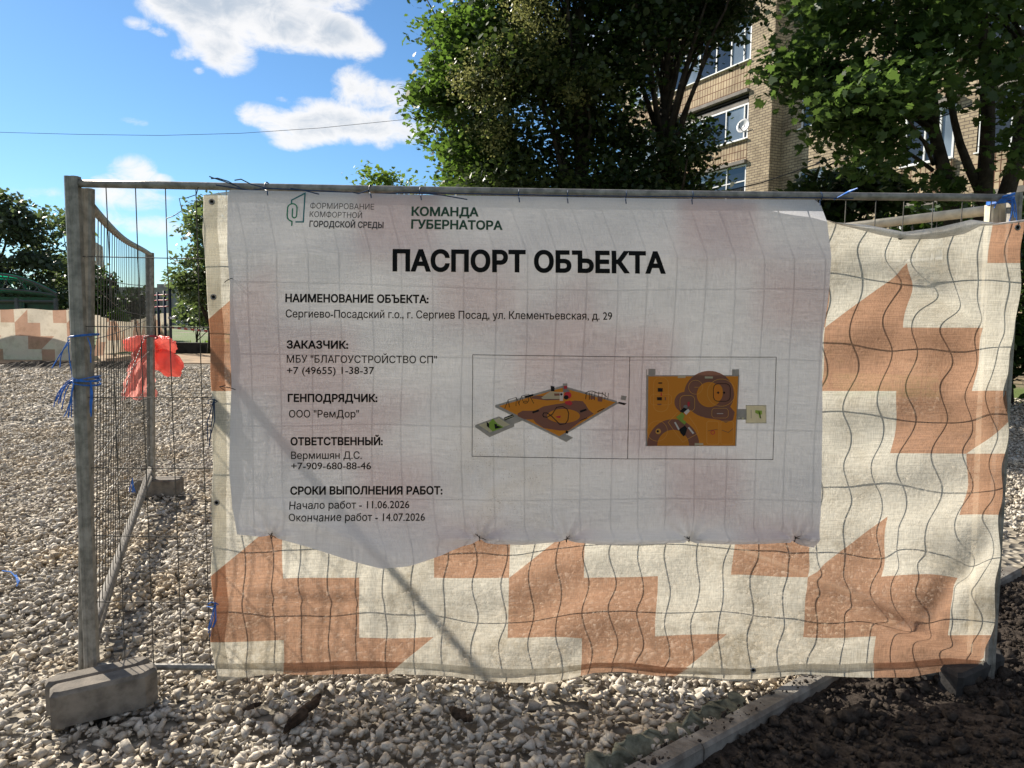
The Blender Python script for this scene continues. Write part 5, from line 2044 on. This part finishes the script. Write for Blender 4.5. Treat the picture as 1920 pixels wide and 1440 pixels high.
# trees and bushes far off on the left
tree('dark_tree', 'dark rounded tree beyond the banner fence at the left edge', 'tree',
     [(-160, 380), (-90, 352), (-20, 360), (30, 362), (75, 368), (95, 395), (112, 450), (124, 520), (130, 605), (-200, 640), (-200, 480)], 34, 2.8, 520, 30, 0.34, 0.20, 'oval', M['leaf_far'], 0, 0.25, 51, 420, group='trees on the left')
tree('dark_tree', 'dark tree left of the green canopy beyond the far banner fence', 'tree',
     [(-620, 420), (-520, 360), (-380, 350), (-260, 400), (-230, 520), (-240, 640), (-640, 640)], 35, 2.8, 420, 28, 0.36, 0.22, 'oval', M['leaf_far'], -430, 0.25, 62, 420, group='trees on the left')
tree('silver_tree', 'silvery green tree right of the dark tree, partly behind the left post', 'tree',
     [(86, 410), (100, 385), (115, 372), (135, 385), (158, 430), (165, 520), (168, 640), (100, 640), (98, 480)], 36, 1.2, 110, 24, 0.34, 0.26, 'small', M['leaf_silver'], 130, 0.12, 52, 430, group='trees on the left', nl=14)
tree('birch_tree', 'slim light green tree beside the left edge of the banner', 'tree',
     [(345, 385), (365, 372), (395, 365), (430, 385), (455, 470), (470, 590), (400, 606), (345, 600), (338, 545), (330, 500), (345, 450), (340, 415)], 27, 1.2, 280, 28, 0.26, 0.19, 'small', M['leaf_silver'], 395, 0.10, 53, 400, group='trees on the left', nl=18)
tree('bright_tree', 'sunlit yellow-green young tree peeking over the banner', 'tree',
     [(640, 352), (665, 345), (690, 305), (715, 300), (735, 318), (765, 315), (790, 335), (815, 352), (830, 470), (620, 470)], 30, 1.4, 110, 20, 0.34, 0.20, 'small', M['leaf_light'], 725, 0.09, 54, 330, group='trees on the left', nl=16)
tree('bush', 'rounded dark bush between the left posts', 'shrub',
     [(168, 545), (178, 515), (200, 512), (218, 530), (222, 560), (215, 600), (165, 600)], 40, 1.0, 60, 22, 0.36, 0.28, 'oval', M['leaf_hedge'], 193, 0.08, 55, 540, group='bushes on the left', nl=8)
tree('bush', 'dark bush in front of the far grey building', 'shrub',
     [(226, 560), (240, 545), (262, 545), (278, 565), (282, 610), (224, 610)], 42, 0.9, 46, 22, 0.34, 0.26, 'oval', M['leaf_dark'], 252, 0.08, 56, 560, group='bushes on the left', nl=8)
tree('bush', 'low bright yellow-green bush above the sagging banner', 'shrub',
     [(200, 588), (208, 578), (222, 576), (234, 588), (234, 606), (200, 606)], 38, 0.5, 22, 22, 0.22, 0.2, 'small', M['leaf_light'], 216, 0.05, 57, 590, group='bushes on the left', nl=5)
tree('bush', 'green bushes at the foot of the slim tree', 'shrub',
     [(336, 565), (350, 545), (375, 560), (395, 555), (430, 560), (430, 608), (334, 606)], 31, 0.6, 60, 22, 0.24, 0.2, 'small', M['leaf_silver'], 370, 0.05, 58, 570, group='bushes on the left', nl=6)
tree('dark_tree', 'small dark tree low between the bright tree and the big maple', 'tree',
     [(845, 372), (870, 345), (910, 335), (955, 330), (985, 350), (1000, 375), (1000, 450), (840, 450)], 24, 1.0, 90, 24, 0.3, 0.2, 'oval', M['leaf_maple'], 930, 0.1, 59, 360, group='trees behind the fence', nl=10)


# ------------------------------------------------------------------ apartment building
def brick_mat(name, c1, c2, mortar, w, h, off, msize, stain=True):
    m, t, out = new_mat(name)
    tc = t.node('ShaderNodeTexCoord').outputs['Object']
    sp = t.node('ShaderNodeSeparateXYZ')
    t.l.new(tc, sp.inputs[0])
    cb = t.node('ShaderNodeCombineXYZ')
    t.l.new(t.m('ADD', sp.outputs[0], sp.outputs[1]), cb.inputs[0])
    t.l.new(sp.outputs[2], cb.inputs[1])
    br = t.node('ShaderNodeTexBrick')
    br.offset = off
    t.l.new(cb.outputs[0], br.inputs['Vector'])
    br.inputs['Scale'].default_value = 1.0
    br.inputs['Brick Width'].default_value = w
    br.inputs['Row Height'].default_value = h
    br.inputs['Mortar Size'].default_value = msize
    br.inputs['Mortar Smooth'].default_value = 0.15
    br.inputs['Bias'].default_value = -0.1
    br.inputs['Color1'].default_value = (*c1, 1)
    br.inputs['Color2'].default_value = (*c2, 1)
    br.inputs['Mortar'].default_value = (*mortar, 1)
    col = br.outputs[0]
    n = t.noise(tc, 1.1, 6, 0.65)
    col = t.mix(1.0, col, t.mix(t.ramp(n, 0.3, 0.7), (0.62, 0.60, 0.58), (1.10, 1.08, 1.04)), 'MULTIPLY')
    b = t.node('ShaderNodeBsdfPrincipled')
    t.l.new(col, b.inputs['Base Color'])
    b.inputs['Roughness'].default_value = 0.9
    b.inputs['Specular IOR Level'].default_value = 0.15
    t.l.new(t.bump(br.outputs[1], -0.5, 0.01), b.inputs['Normal'])
    t.l.new(b.outputs[0], out.inputs[0])
    return m


M['brick'] = brick_mat('buff_brick', (0.50, 0.42, 0.30), (0.385, 0.315, 0.22), (0.19, 0.155, 0.125), 0.27, 0.095, 0.5, 0.014)
M['brick_stack'] = brick_mat('stacked_buff_brick', (0.50, 0.41, 0.29), (0.41, 0.32, 0.215), (0.15, 0.08, 0.055), 0.15, 0.28, 0.0, 0.016)
M['brick_red'] = brick_mat('red_brick', (0.32, 0.12, 0.075), (0.25, 0.095, 0.06), (0.2, 0.16, 0.13), 0.27, 0.095, 0.5, 0.014)
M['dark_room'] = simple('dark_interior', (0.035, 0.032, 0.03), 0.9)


def glass(name, col, rough=0.06):
    m, t, out = new_mat(name)
    b = t.node('ShaderNodeBsdfPrincipled')
    tc = t.node('ShaderNodeTexCoord').outputs['Object']
    n = t.noise(tc, 0.7, 2)
    t.l.new(t.mix(t.ramp(n, 0.4, 0.6), col, tuple(c * 0.6 for c in col)), b.inputs['Base Color'])
    b.inputs['Roughness'].default_value = rough
    b.inputs['Specular IOR Level'].default_value = 0.9
    b.inputs['IOR'].default_value = 1.5
    t.l.new(t.bump(t.noise(tc, 0.8, 2), 0.05, 0.1), b.inputs['Normal'])
    t.l.new(b.outputs[0], out.inputs[0])
    return m


M['glass_dark'] = glass('dark_window_glass', (0.02, 0.022, 0.025))
M['glass_curtain'] = glass('curtained_window_glass', (0.20, 0.25, 0.30), 0.12)

BO = Vector((9.0, 27.5, -0.15))
BX = Vector((0.44, -0.90, 0)).normalized()
bld = thing('apartment_building', 'five-storey buff brick apartment block with glazed balconies half hidden by trees', 'building', BO, math.atan2(BX.y, BX.x))


def part(mb, name, mat, parent=None, smooth=False):
    return mb.finish(name, mat, parent or bld, smooth=smooth, fix=False)


def win_unit(x0, x1, z0, z1, y, muls, panes, hbar=None, name='window', fw=0.06):
    """frame with mullions at the given fractions; panes = material key per light"""
    mb = MB()
    d = 0.07
    xm = (x0 + x1) / 2
    mb.box((xm, y, z0 + fw / 2), (x1 - x0, d, fw))
    mb.box((xm, y, z1 - fw / 2), (x1 - x0, d, fw))
    mb.box((x0 + fw / 2, y, (z0 + z1) / 2), (fw, d, z1 - z0 - 2 * fw))
    mb.box((x1 - fw / 2, y, (z0 + z1) / 2), (fw, d, z1 - z0 - 2 * fw))
    xs = [x0 + fw] + [x0 + (x1 - x0) * m_ for m_ in muls] + [x1 - fw]
    for m_ in xs[1:-1]:
        mb.box((m_, y, (z0 + z1) / 2), (fw * 0.8, d * 0.9, z1 - z0 - 2 * fw - 0.002))
    if hbar:
        mb.box((xm, y - 0.004, z0 + (z1 - z0) * hbar), (x1 - x0 - 2 * fw - 0.002, d * 0.8, fw * 0.7))
    mb.box((xm, y - 0.09, z0 - 0.022), (x1 - x0 + 0.06, 0.16, 0.036))
    fr = part(mb, name, M['white_frame'])
    for k in range(len(xs) - 1):
        mb = MB()
        a, b = xs[k], xs[k + 1]
        mb.box(((a + b) / 2, y + 0.012, (z0 + z1) / 2), (b - a, 0.008, z1 - z0 - 2 * fw))
        part(mb, 'pane', M[panes[k % len(panes)]], fr)
    return fr


def wall_with_holes(mb, x0, x1, z0, z1, y, holes, reveal=0.14):
    xs = sorted({x0, x1, *[h[0] for h in holes], *[h[1] for h in holes]})
    zs = sorted({z0, z1, *[h[2] for h in holes], *[h[3] for h in holes]})
    for i in range(len(xs) - 1):
        for j in range(len(zs) - 1):
            cx_, cz_ = (xs[i] + xs[i + 1]) / 2, (zs[j] + zs[j + 1]) / 2
            if any(h[0] < cx_ < h[1] and h[2] < cz_ < h[3] for h in holes):
                continue
            mb.add([(xs[i], y, zs[j]), (xs[i + 1], y, zs[j]), (xs[i + 1], y, zs[j + 1]), (xs[i], y, zs[j + 1])], [(0, 1, 2, 3)])
    for h in holes:
        a, b, c, d = h
        for q in ([(a, c), (b, c)], [(b, c), (b, d)], [(b, d), (a, d)], [(a, d), (a, c)]):
            (u0, v0), (u1, v1) = q
            mb.add([(u0, y, v0), (u1, y, v1), (u1, y + reveal, v1), (u0, y + reveal, v0)], [(0, 1, 2, 3)])


HT = 16.2
PROJ = -0.55                                   # the balcony bay stands out towards the street
sills = [2.65 + 2.8 * k for k in range(5)]
# main wall of the recessed part between the bays, with windows
holes = []
for zs in sills:
    holes.append((2.05, 3.25, zs - 0.05, zs + 1.30))
    holes.append((4.35, 5.15, zs - 0.05, zs + 1.30))
mb = MB()
wall_with_holes(mb, 1.25, 6.0, 0, HT, 0.0, holes)
# end wall of the bay, and the closing walls round the back
mb.add([(1.25, PROJ, 0), (1.25, 0, 0), (1.25, 0, HT), (1.25, PROJ, HT)], [(0, 1, 2, 3)])
mb.add([(0.12, PROJ, 0), (1.25, PROJ, 0), (1.25, PROJ, HT), (0.12, PROJ, HT)], [(0, 1, 2, 3)])
mb.add([(-8.0, PROJ, 0), (-7.4, PROJ, 0), (-7.4, PROJ, HT), (-8.0, PROJ, HT)], [(0, 1, 2, 3)])
mb.add([(-8.0, PROJ, 0), (-8.0, 12, 0), (-8.0, 12, HT), (-8.0, PROJ, HT)], [(0, 1, 2, 3)])
mb.add([(-8.0, 12, 0), (22, 12, 0), (22, 12, HT), (-8.0, 12, HT)], [(0, 1, 2, 3)])
mb.add([(22, 0, 0), (22, 12, 0), (22, 12, HT), (22, 0, HT)], [(0, 1, 2, 3)])
for (xa, xb) in [(7.6, 8.2), (10.3, 11.3), (13.4, 22.0)]:
    mb.add([(xa, 0, 0), (xb, 0, 0), (xb, 0, HT), (xa, 0, HT)], [(0, 1, 2, 3)])
part(mb, 'wall', M['brick'])
mb = MB()
mb.box((7.0, 5.7, HT + 0.12), (30.6, 13.0, 0.22))
part(mb, 'roof', M['slab'])
for k, zs in enumerate(sills):
    win_unit(2.05, 3.25, zs - 0.05, zs + 1.30, 0.08, [0.5], ['glass_dark', 'glass_curtain'], None)
    win_unit(4.35, 5.15, zs - 0.05, zs + 1.30, 0.08, [0.5], ['glass_curtain', 'glass_dark'], None)

# balcony bay on the left of the pillar
for k, zs in enumerate(sills):
    mb = MB()
    fh = 0.74 if k == 2 else 1.0
    mb.box((-3.65, PROJ + 0.06, zs - 0.03 - fh / 2), (7.5, 0.10, fh))
    part(mb, 'balcony_front', M['brick_stack'])
    mb = MB()
    mb.box((-3.65, PROJ + 0.02, zs - 0.04 - fh - 0.06), (7.54, 0.26, 0.12))
    part(mb, 'balcony_slab', M['slab'])
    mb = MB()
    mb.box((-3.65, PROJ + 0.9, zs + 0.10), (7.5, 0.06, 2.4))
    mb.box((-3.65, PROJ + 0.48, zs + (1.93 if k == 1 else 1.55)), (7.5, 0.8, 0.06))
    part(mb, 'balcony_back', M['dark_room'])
    if k == 3:
        win_unit(-7.3, 0.08, zs, zs + 1.5, PROJ + 0.08, [0.1, 0.24, 0.36, 0.50, 0.62, 0.75, 0.86, 0.95], ['glass_curtain', 'glass_dark', 'glass_curtain', 'glass_dark', 'glass_curtain', 'glass_dark', 'glass_dark', 'glass_curtain', 'glass_curtain'], None, 'balcony_glazing')
    elif k == 2:
        win_unit(-7.3, 0.08, zs, zs + 1.28, PROJ + 0.08, [0.13, 0.26, 0.38, 0.52, 0.66, 0.84, 0.97], ['glass_dark', 'glass_curtain', 'glass_dark', 'glass_curtain', 'glass_curtain', 'glass_dark', 'glass_curtain', 'glass_dark'], None, 'balcony_glazing')
        mb = MB()
        mb.box((-3.65, PROJ + 0.07, zs + 1.36), (7.4, 0.05, 0.16))
        part(mb, 'balcony_header', M['slab'])
    else:
        win_unit(-7.3, 0.08, zs, zs + (1.88 if k == 1 else 1.42), PROJ + 0.08, [0.12, 0.24, 0.37, 0.50, 0.62, 0.74, 0.86], ['glass_curtain', 'glass_dark', 'glass_dark', 'glass_curtain', 'glass_dark'], 0.68, 'balcony_glazing')

# balcony bays on the right
for (xa, xb) in [(6.0, 7.6), (8.2, 10.3), (11.3, 13.4)]:
    for k in range(5):
        zs = sills[k] + 0.75
        mb = MB()
        mb.box(((xa + xb) / 2, -0.04, zs - 0.55), (xb - xa - 0.01, 0.10, 1.02))
        part(mb, 'balcony_front', M['brick_stack'])
        mb = MB()
        mb.box(((xa + xb) / 2, -0.07, zs - 1.16), (xb - xa + 0.02, 0.22, 0.16))
        part(mb, 'balcony_slab', M['slab'])
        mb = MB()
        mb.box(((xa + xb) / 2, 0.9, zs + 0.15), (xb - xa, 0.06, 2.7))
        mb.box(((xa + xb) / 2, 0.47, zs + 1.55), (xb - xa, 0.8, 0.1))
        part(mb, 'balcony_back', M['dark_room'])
        win_unit(xa + 0.04, xb - 0.04, zs, zs + 1.48, 0.04, [0.42, 0.72], ['glass_dark', 'glass_dark', 'glass_curtain'], None, 'balcony_glazing')
    mb = MB()
    mb.box(((xa + xb) / 2, 0.03, 0.95), (xb - xa - 0.01, 0.06, 1.9))
    part(mb, 'wall', M['brick'])

# satellite dish on the pillar
dc = P(1395, 237, 26.2)
dish = thing('satellite_dish', 'round white satellite dish on the balcony pillar', 'satellite dish', dc)
mb = MB()
look = Vector((-0.75, -0.62, 0.22)).normalized()
ax = look.cross(UP).normalized()
ay = ax.cross(look)
vs, fs = [], []
for j in range(5):
    r_ = 0.26 * j / 4
    for i in range(24):
        w = 2 * math.pi * i / 24
        vs.append(dc + ax * math.cos(w) * r_ + ay * math.sin(w) * r_ + look * (0.06 * (j / 4) ** 2))
for j in range(4):
    for i in range(24):
        fs.append((j * 24 + i, j * 24 + (i + 1) % 24, (j + 1) * 24 + (i + 1) % 24, (j + 1) * 24 + i))
mb.add(vs, fs)
o = mb.finish('dish', M['dish'], dish, smooth=True)
o.modifiers.new('thick', 'SOLIDIFY').thickness = 0.012
mb = MB()
mb.tube([dc - ay * 0.2, dc + look * 0.28 - ay * 0.12, dc + look * 0.32], 0.014, 6)
mb.tube([dc, dc - look * 0.12, dc - look * 0.12 - UP * 0.15, dc + BX * 0.42 - UP * 0.2], 0.018, 6)
mb.finish('arm', M['steel_dark'], dish)

# low brick block with a white awning seen under the trees
ko = P(1105, 420, 31)
ko.z = -0.15
kio = thing('low_brick_block', 'low buff brick block with a white sloping awning glimpsed under the linden', 'building', ko)
mb = MB()
ztop = P(1105, 348, 31).z
mb.box((ko.x + 2.2, ko.y + 2, ztop / 2), (7.6, 4, ztop + 0.2))
mb.finish('wall', M['brick'], kio)
mb = MB()
a, b = P(1018, 370, 29.5), P(1130, 320, 29.5)
mb.box((a + b) / 2 + Vector((0.2, 0.3, -0.2)), ((b - a).length, 1.6, 0.16), Matrix.Rotation(-math.atan2((b - a).z, (b - a).x), 3, 'Y'))
mb.finish('awning', M['white_frame'], kio)

# ------------------------------------------------------------------ things far off on the left
fb_o = P(262, 600, 88)
fb_o.z = -0.15
fbl = thing('grey_building', 'flat-roofed grey building far off between the posts', 'building', fb_o)
M['grey_wall'] = simple('grey_render', (0.30, 0.29, 0.27), 0.9, 0, 0.12, 1.0)
za, zb_ = P(262, 541, 88).z, P(262, 534, 88).z
mb = MB()
mb.box((fb_o.x - 0.4, fb_o.y + 4, za / 2), (8.0, 8, za + 0.3))
mb.box((fb_o.x + 3.0, fb_o.y + 4, zb_ / 2), (2.0, 7, zb_ + 0.3))
mb.finish('wall', M['grey_wall'], fbl)
for i in range(6):
    mb = MB()
    mb.box((fb_o.x - 3.8 + i * 1.25, fb_o.y - 0.02, za - 1.6), (0.7, 0.06, 1.0))
    mb.finish('window', M['glass_dark'], fbl)

# far fence hung with patterned fabric
M['fabric_far'] = fabric_mat('sun_bleached_fabric', True, 0.42, 0.04, (0.70, 0.62, 0.50), (0.50, 0.29, 0.20), dirt=True, weave=0.5)


def far_banner(name, label, A, B, z0, z1fun, uvs, nu=90, nv=24, wave=0.06, group='fabric hung on the far fence'):
    A, B = Vector(A), Vector(B)
    e = (B - A).normalized()
    n_ = Vector((e.y, -e.x, 0))
    L_ = (B - A).length
    V, UV = [], []
    for j in range(nv):
        v = j / (nv - 1)
        for i in range(nu):
            u = i / (nu - 1)
            z1 = z1fun(u)
            z = z1 + (z0 - z1) * v
            p = A + e * (u * L_) + UP * z + n_ * (wave * math.sin(u * L_ * 2.3 + v * 1.5) * 0.6 + wave * 0.5 * math.sin(u * L_ * 5.1 + v * 4))
            V.append(tuple(p))
            UV.append((u * L_ / uvs, (z1fun(0.5) - z) / uvs))
    V = np.array(V)
    UV = np.array(UV)
    ix = np.arange(nu * nv).reshape(nv, nu)
    q = np.stack([ix[:-1, :-1], ix[1:, :-1], ix[1:, 1:], ix[:-1, 1:]], -1).reshape(-1, 4)
    root = thing(name, label, 'banner', A, 0, group)
    o = np_mesh('fabric_sheet', V, np.full(len(q), 4), q.ravel(), M['fabric_far'], root, smooth=True, loc=np.array(A))
    uv = o.data.uv_layers.new(name='cloth')
    uv.data.foreach_set('uv', UV[q.ravel()].astype(np.float32).ravel())
    k = 0
    while k * 2.4 <= L_:
        mb = MB()
        pz = A + e * (k * 2.4) - n_ * 0.10
        mb.box((pz.x, pz.y, z1fun(k * 2.4 / L_) / 2), (0.05, 0.05, z1fun(k * 2.4 / L_) + 0.1))
        mb.finish('post', M['galv'], root)
        k += 1
    return root


zt = P(60, 580, 21.8).z
zbm = P(60, 678, 21.8).z
far_banner('fence_banner', 'taut cream and brown patterned fabric along the far fence under the green canopy', P(-760, 646, 21.8) * Vector((1, 1, 0)), P(137, 640, 21.8) * Vector((1, 1, 0)), zbm, lambda u: zt + 0.02 * math.sin(u * 57), 0.40, 300, 24, 0.03)
A_, B_ = P(172, 640, 21.5) * Vector((1, 1, 0)), P(313, 640, 30.0) * Vector((1, 1, 0))
zl = P(175, 590, 21.5).z
zr = P(313, 587, 30).z
far_banner('fence_banner', 'sagging cream and brown patterned fabric on the far fence seen through the side panel', A_, B_, 0.12,
           lambda u: zl + (zr - zl) * u - 0.30 * math.sin(math.pi * u) * (0.6 + 0.4 * math.sin(u * 5)), 0.62, 90, 24, 0.16)

# green arched canopy behind the far fence
M['green_sheet'], _t, _o = new_mat('green_polycarbonate')
_b = _t.node('ShaderNodeBsdfPrincipled')
_b.inputs['Base Color'].default_value = (0.02, 0.22, 0.13, 1)
_b.inputs['Roughness'].default_value = 0.2
_tr = _t.node('ShaderNodeBsdfTranslucent')
_tr.inputs[0].default_value = (0.10, 0.80, 0.58, 1)
_tp = _t.node('ShaderNodeBsdfTransparent')
_tp.inputs[0].default_value = (0.12, 0.75, 0.5, 1)
_m1 = _t.node('ShaderNodeMixShader')
_m1.inputs[0].default_value = 0.72
_t.l.new(_b.outputs[0], _m1.inputs[1])
_t.l.new(_tr.outputs[0], _m1.inputs[2])
_m2 = _t.node('ShaderNodeMixShader')
_m2.inputs[0].default_value = 0.26
_t.l.new(_m1.outputs[0], _m2.inputs[1])
_t.l.new(_tp.outputs[0], _m2.inputs[2])
_t.l.new(_m2.outputs[0], _o.inputs[0])
CY = 23.9
apex = P(-12, 511, CY)
edge = P(106, 548, CY)
co_ = Vector((apex.x, CY + 2, -0.15))
can = thing('canopy', 'arched green plastic canopy on a dark steel frame behind the far fence', 'canopy', co_)
hw = edge.x - apex.x
rise = apex.z - edge.z


def arch(u):
    """u -1..1 across the span"""
    return apex.x + hw * u, edge.z + rise * (1 - u * u)


mb = MB()
V, Fq = [], []
SK = lambda yy: (yy - CY) * (apex.x + hw) / CY      # the vault's axis is turned to the left
for j in range(2):
    for i in range(33):
        x, z = arch(-1 + 2 * i / 32)
        V.append((x + SK(CY + j * 5.0), CY + j * 5.0, z))
for i in range(32):
    Fq.append((i, i + 1, 33 + i + 1, 33 + i))
mb.add(V, Fq)
o = mb.finish('roof_sheet', M['green_sheet'], can, smooth=True)
o.modifiers.new('thick', 'SOLIDIFY').thickness = 0.02
for yy in (CY, CY + 2.5, CY + 5.0):
    mb = MB()
    up_, dn_ = [], []
    for i in range(17):
        x, z = arch(-1 + 2 * i / 16)
        x += SK(yy)
        up_.append(Vector((x, yy, z - 0.05)))
        dn_.append(Vector((x, yy, edge.z - 0.10 + (z - edge.z) * 0.30)))
    mb.tube(up_, 0.045, 6)
    mb.tube(dn_, 0.035, 6)
    for i in range(1, 16):
        mb.tube([up_[i], dn_[i + (1 if i % 2 else -1)]], 0.018, 5)
    mb.tube([Vector((apex.x - hw + SK(yy), yy, edge.z - 0.30)), Vector((apex.x + hw + SK(yy), yy, edge.z - 0.30))], 0.04, 6)
    mb.finish('truss', M['steel_dark'], can)
    for sx in (-1, -0.35, 0.35, 0.98):
        mb = MB()
        x = apex.x + hw * sx + SK(yy)
        mb.box((x, yy, (edge.z - 0.3) / 2), (0.10, 0.10, edge.z - 0.1))
        mb.finish('post', M['steel_dark'], can)
mb = MB()
mb.box((apex.x + SK(CY + 5.1), CY + 5.1, 1.0), (2 * hw, 0.06, 2.0))
mb.finish('back_panel', M['steel_dark'], can)

# outdoor exercise frame: navy posts with red bars
eo = P(308, 600, 26)
eo.z = 0
ex = thing('exercise_frame', 'navy exercise frame with red bars beside the side panel post', 'exercise frame', eo)
posts = [(318, 541, 634, 26.0), (308, 545, 620, 26.6), (296, 548, 615, 27.4), (288, 550, 612, 28.0)]
for (x, y0, y1, Y) in posts:
    mb = MB()
    a, b = P(x, y0, Y), P(x + 2, y1, Y)
    b.z = -0.05
    mb.tube([b, a], 0.05, 8)
    mb.finish('post', M['navy'], ex, smooth=True)
for z_ in (552, 562, 574):
    mb = MB()
    mb.tube([P(318, z_, 26.0), P(308, z_ + 1, 26.6), P(296, z_ + 1, 27.4), P(288, z_ + 2, 28.0)], 0.022, 6)
    mb.finish('bar', M['redpaint'], ex, smooth=True)
mb = MB()
mb.box(P(322, 596, 25.9), (0.22, 0.12, 0.08))
mb.finish('seat', M['dish'], ex)

# red and white barrier tape
m_, t_, o_ = new_mat('barrier_tape_print')
tc_ = t_.node('ShaderNodeTexCoord').outputs['Object']
sp_ = t_.node('ShaderNodeSeparateXYZ')
t_.l.new(tc_, sp_.inputs[0])
st_ = t_.m('GREATER_THAN', t_.m('FRACT', t_.m('MULTIPLY', sp_.outputs[0], 4.0)), 0.5)
bt_ = t_.node('ShaderNodeBsdfPrincipled')
t_.l.new(t_.mix(st_, (0.7, 0.66, 0.64), (0.5, 0.07, 0.06)), bt_.inputs['Base Color'])
t_.l.new(bt_.outputs[0], o_.inputs[0])
M['tape'] = m_
mb = MB()
pa_, pb_ = P(314, 613, 27), P(560, 622, 27)
tp_, vs, fs = [], [], []
for i in range(25):
    u = i / 24
    p = pa_ + (pb_ - pa_) * u + UP * (-0.12 * math.sin(math.pi * u))
    vs += [p + UP * 0.04 + Vector((0, 0.01 * math.sin(i), 0)), p - UP * 0.04]
for i in range(24):
    fs.append((2 * i, 2 * i + 1, 2 * i + 3, 2 * i + 2))
mb.add(vs, fs)
o = mb.finish('barrier_tape', M['tape'], loc=pa_)
o.modifiers.new('thick', 'SOLIDIFY').thickness = 0.004
tag(o, 'red and white striped barrier tape strung from the exercise frame', 'tape')

# lawn strip and dark edging board beyond the gravel
M['grass'] = leafy('grass_blades', (0.07, 0.13, 0.018), (0.17, 0.26, 0.035), 0.4)
rgr = np.random.default_rng(77)
n = 26000
gxv = -15 + rgr.random(n) * 18
gyv = 29.0 + rgr.random(n) * 17
T_ = np.array([(-.5, 0, 0), (.5, 0, 0), (0.1, 0.2, 1)])
ang = rgr.random(n) * 6.28
hh = 0.16 * np.exp(rgr.normal(0, .3, n))
wd = 0.07
V = np.zeros((n, 3, 3))
V[:, 0] = np.stack([gxv - np.cos(ang) * wd, gyv - np.sin(ang) * wd, np.full(n, -0.12)], -1)
V[:, 1] = np.stack([gxv + np.cos(ang) * wd, gyv + np.sin(ang) * wd, np.full(n, -0.12)], -1)
V[:, 2] = np.stack([gxv + rgr.normal(0, .05, n), gyv + rgr.normal(0, .05, n), -0.12 + hh], -1)
o = np_mesh('grass', V.reshape(-1, 3), np.full(n, 3), np.arange(3 * n), M['grass'], tint=rgr.random(n))
tag(o, 'sunlit green grass beyond the edge of the gravel yard', 'grass', kind='stuff')
mb = MB()
ea, eb = P(318, 655, 27.6), P(700, 657, 27.6)
mb.box(((ea.x + eb.x) / 2, 27.7, 0.10), (eb.x - ea.x, 0.25, 0.42), None, 0.03)
o = mb.finish('edging_wall', simple('damp_dark_timber', (0.05, 0.045, 0.04), 0.9, 0, 0.3, 3, 0.5, 20), loc=((ea.x + eb.x) / 2, 27.7, 0))
tag(o, 'low dark edging wall between the gravel yard and the grass', 'wall')
tree('hedge', 'dark clipped hedge behind the barrier tape', 'hedge',
     [(300, 602), (430, 602), (600, 600), (600, 616), (300, 614)], 46, 0.6, 120, 24, 0.22, 0.2, 'small', M['leaf_dark'], 420, 0.05, 61, 606, nl=6)

# lattice mast
lo_ = P(181, 600, 70)
lo_.z = 0
mast = thing('lattice_mast', 'thin steel lattice mast far off above the bushes', 'mast', lo_)
mb = MB()
zt_ = P(181, 398, 70).z
for (dx, dy) in ((-.22, 0), (.22, 0), (0, .38)):
    mb.tube([lo_ + Vector((dx * 1.3, dy, 0)), Vector((lo_.x + dx * 0.7, lo_.y + dy, zt_))], 0.03, 5)
nn_ = 16
for i in range(nn_):
    za_, zb2 = zt_ * i / nn_, zt_ * (i + 1) / nn_
    s_ = 1 if i % 2 else -1
    mb.tube([Vector((lo_.x - 0.22 * s_, lo_.y, za_)), Vector((lo_.x + 0.22 * s_, lo_.y, zb2))], 0.02, 4)
mb.finish('lattice', M['steel_dark'], mast)

# overhead cables
mb = MB()
cpts = []
for (x, y) in [(-2600, -60), (-1500, 120), (-700, 214), (-300, 238), (0, 248), (150, 252), (300, 254), (450, 250), (600, 240), (760, 224), (900, 206), (1080, 180)]:
    cpts.append(P(x, y, 19))
mb.tube(cpts, 0.0055, 6)
tag(mb.finish('overhead_cable', M['cable'], loc=cpts[3]), 'thin overhead cable sagging across the open sky on the left', 'cable', 'overhead cables')
mb = MB()
cpts = [P(1180, 392, 16), P(1320, 368, 16), P(1430, 342, 16), P(1530, 308, 15.5), P(1640, 268, 15), P(1800, 205, 14.5), P(2000, 120, 14)]
mb.tube(cpts, 0.014, 6)
tag(mb.finish('overhead_cable', M['cable'], loc=cpts[2]), 'dark cable slanting up across the front of the brick building', 'cable', 'overhead cables')
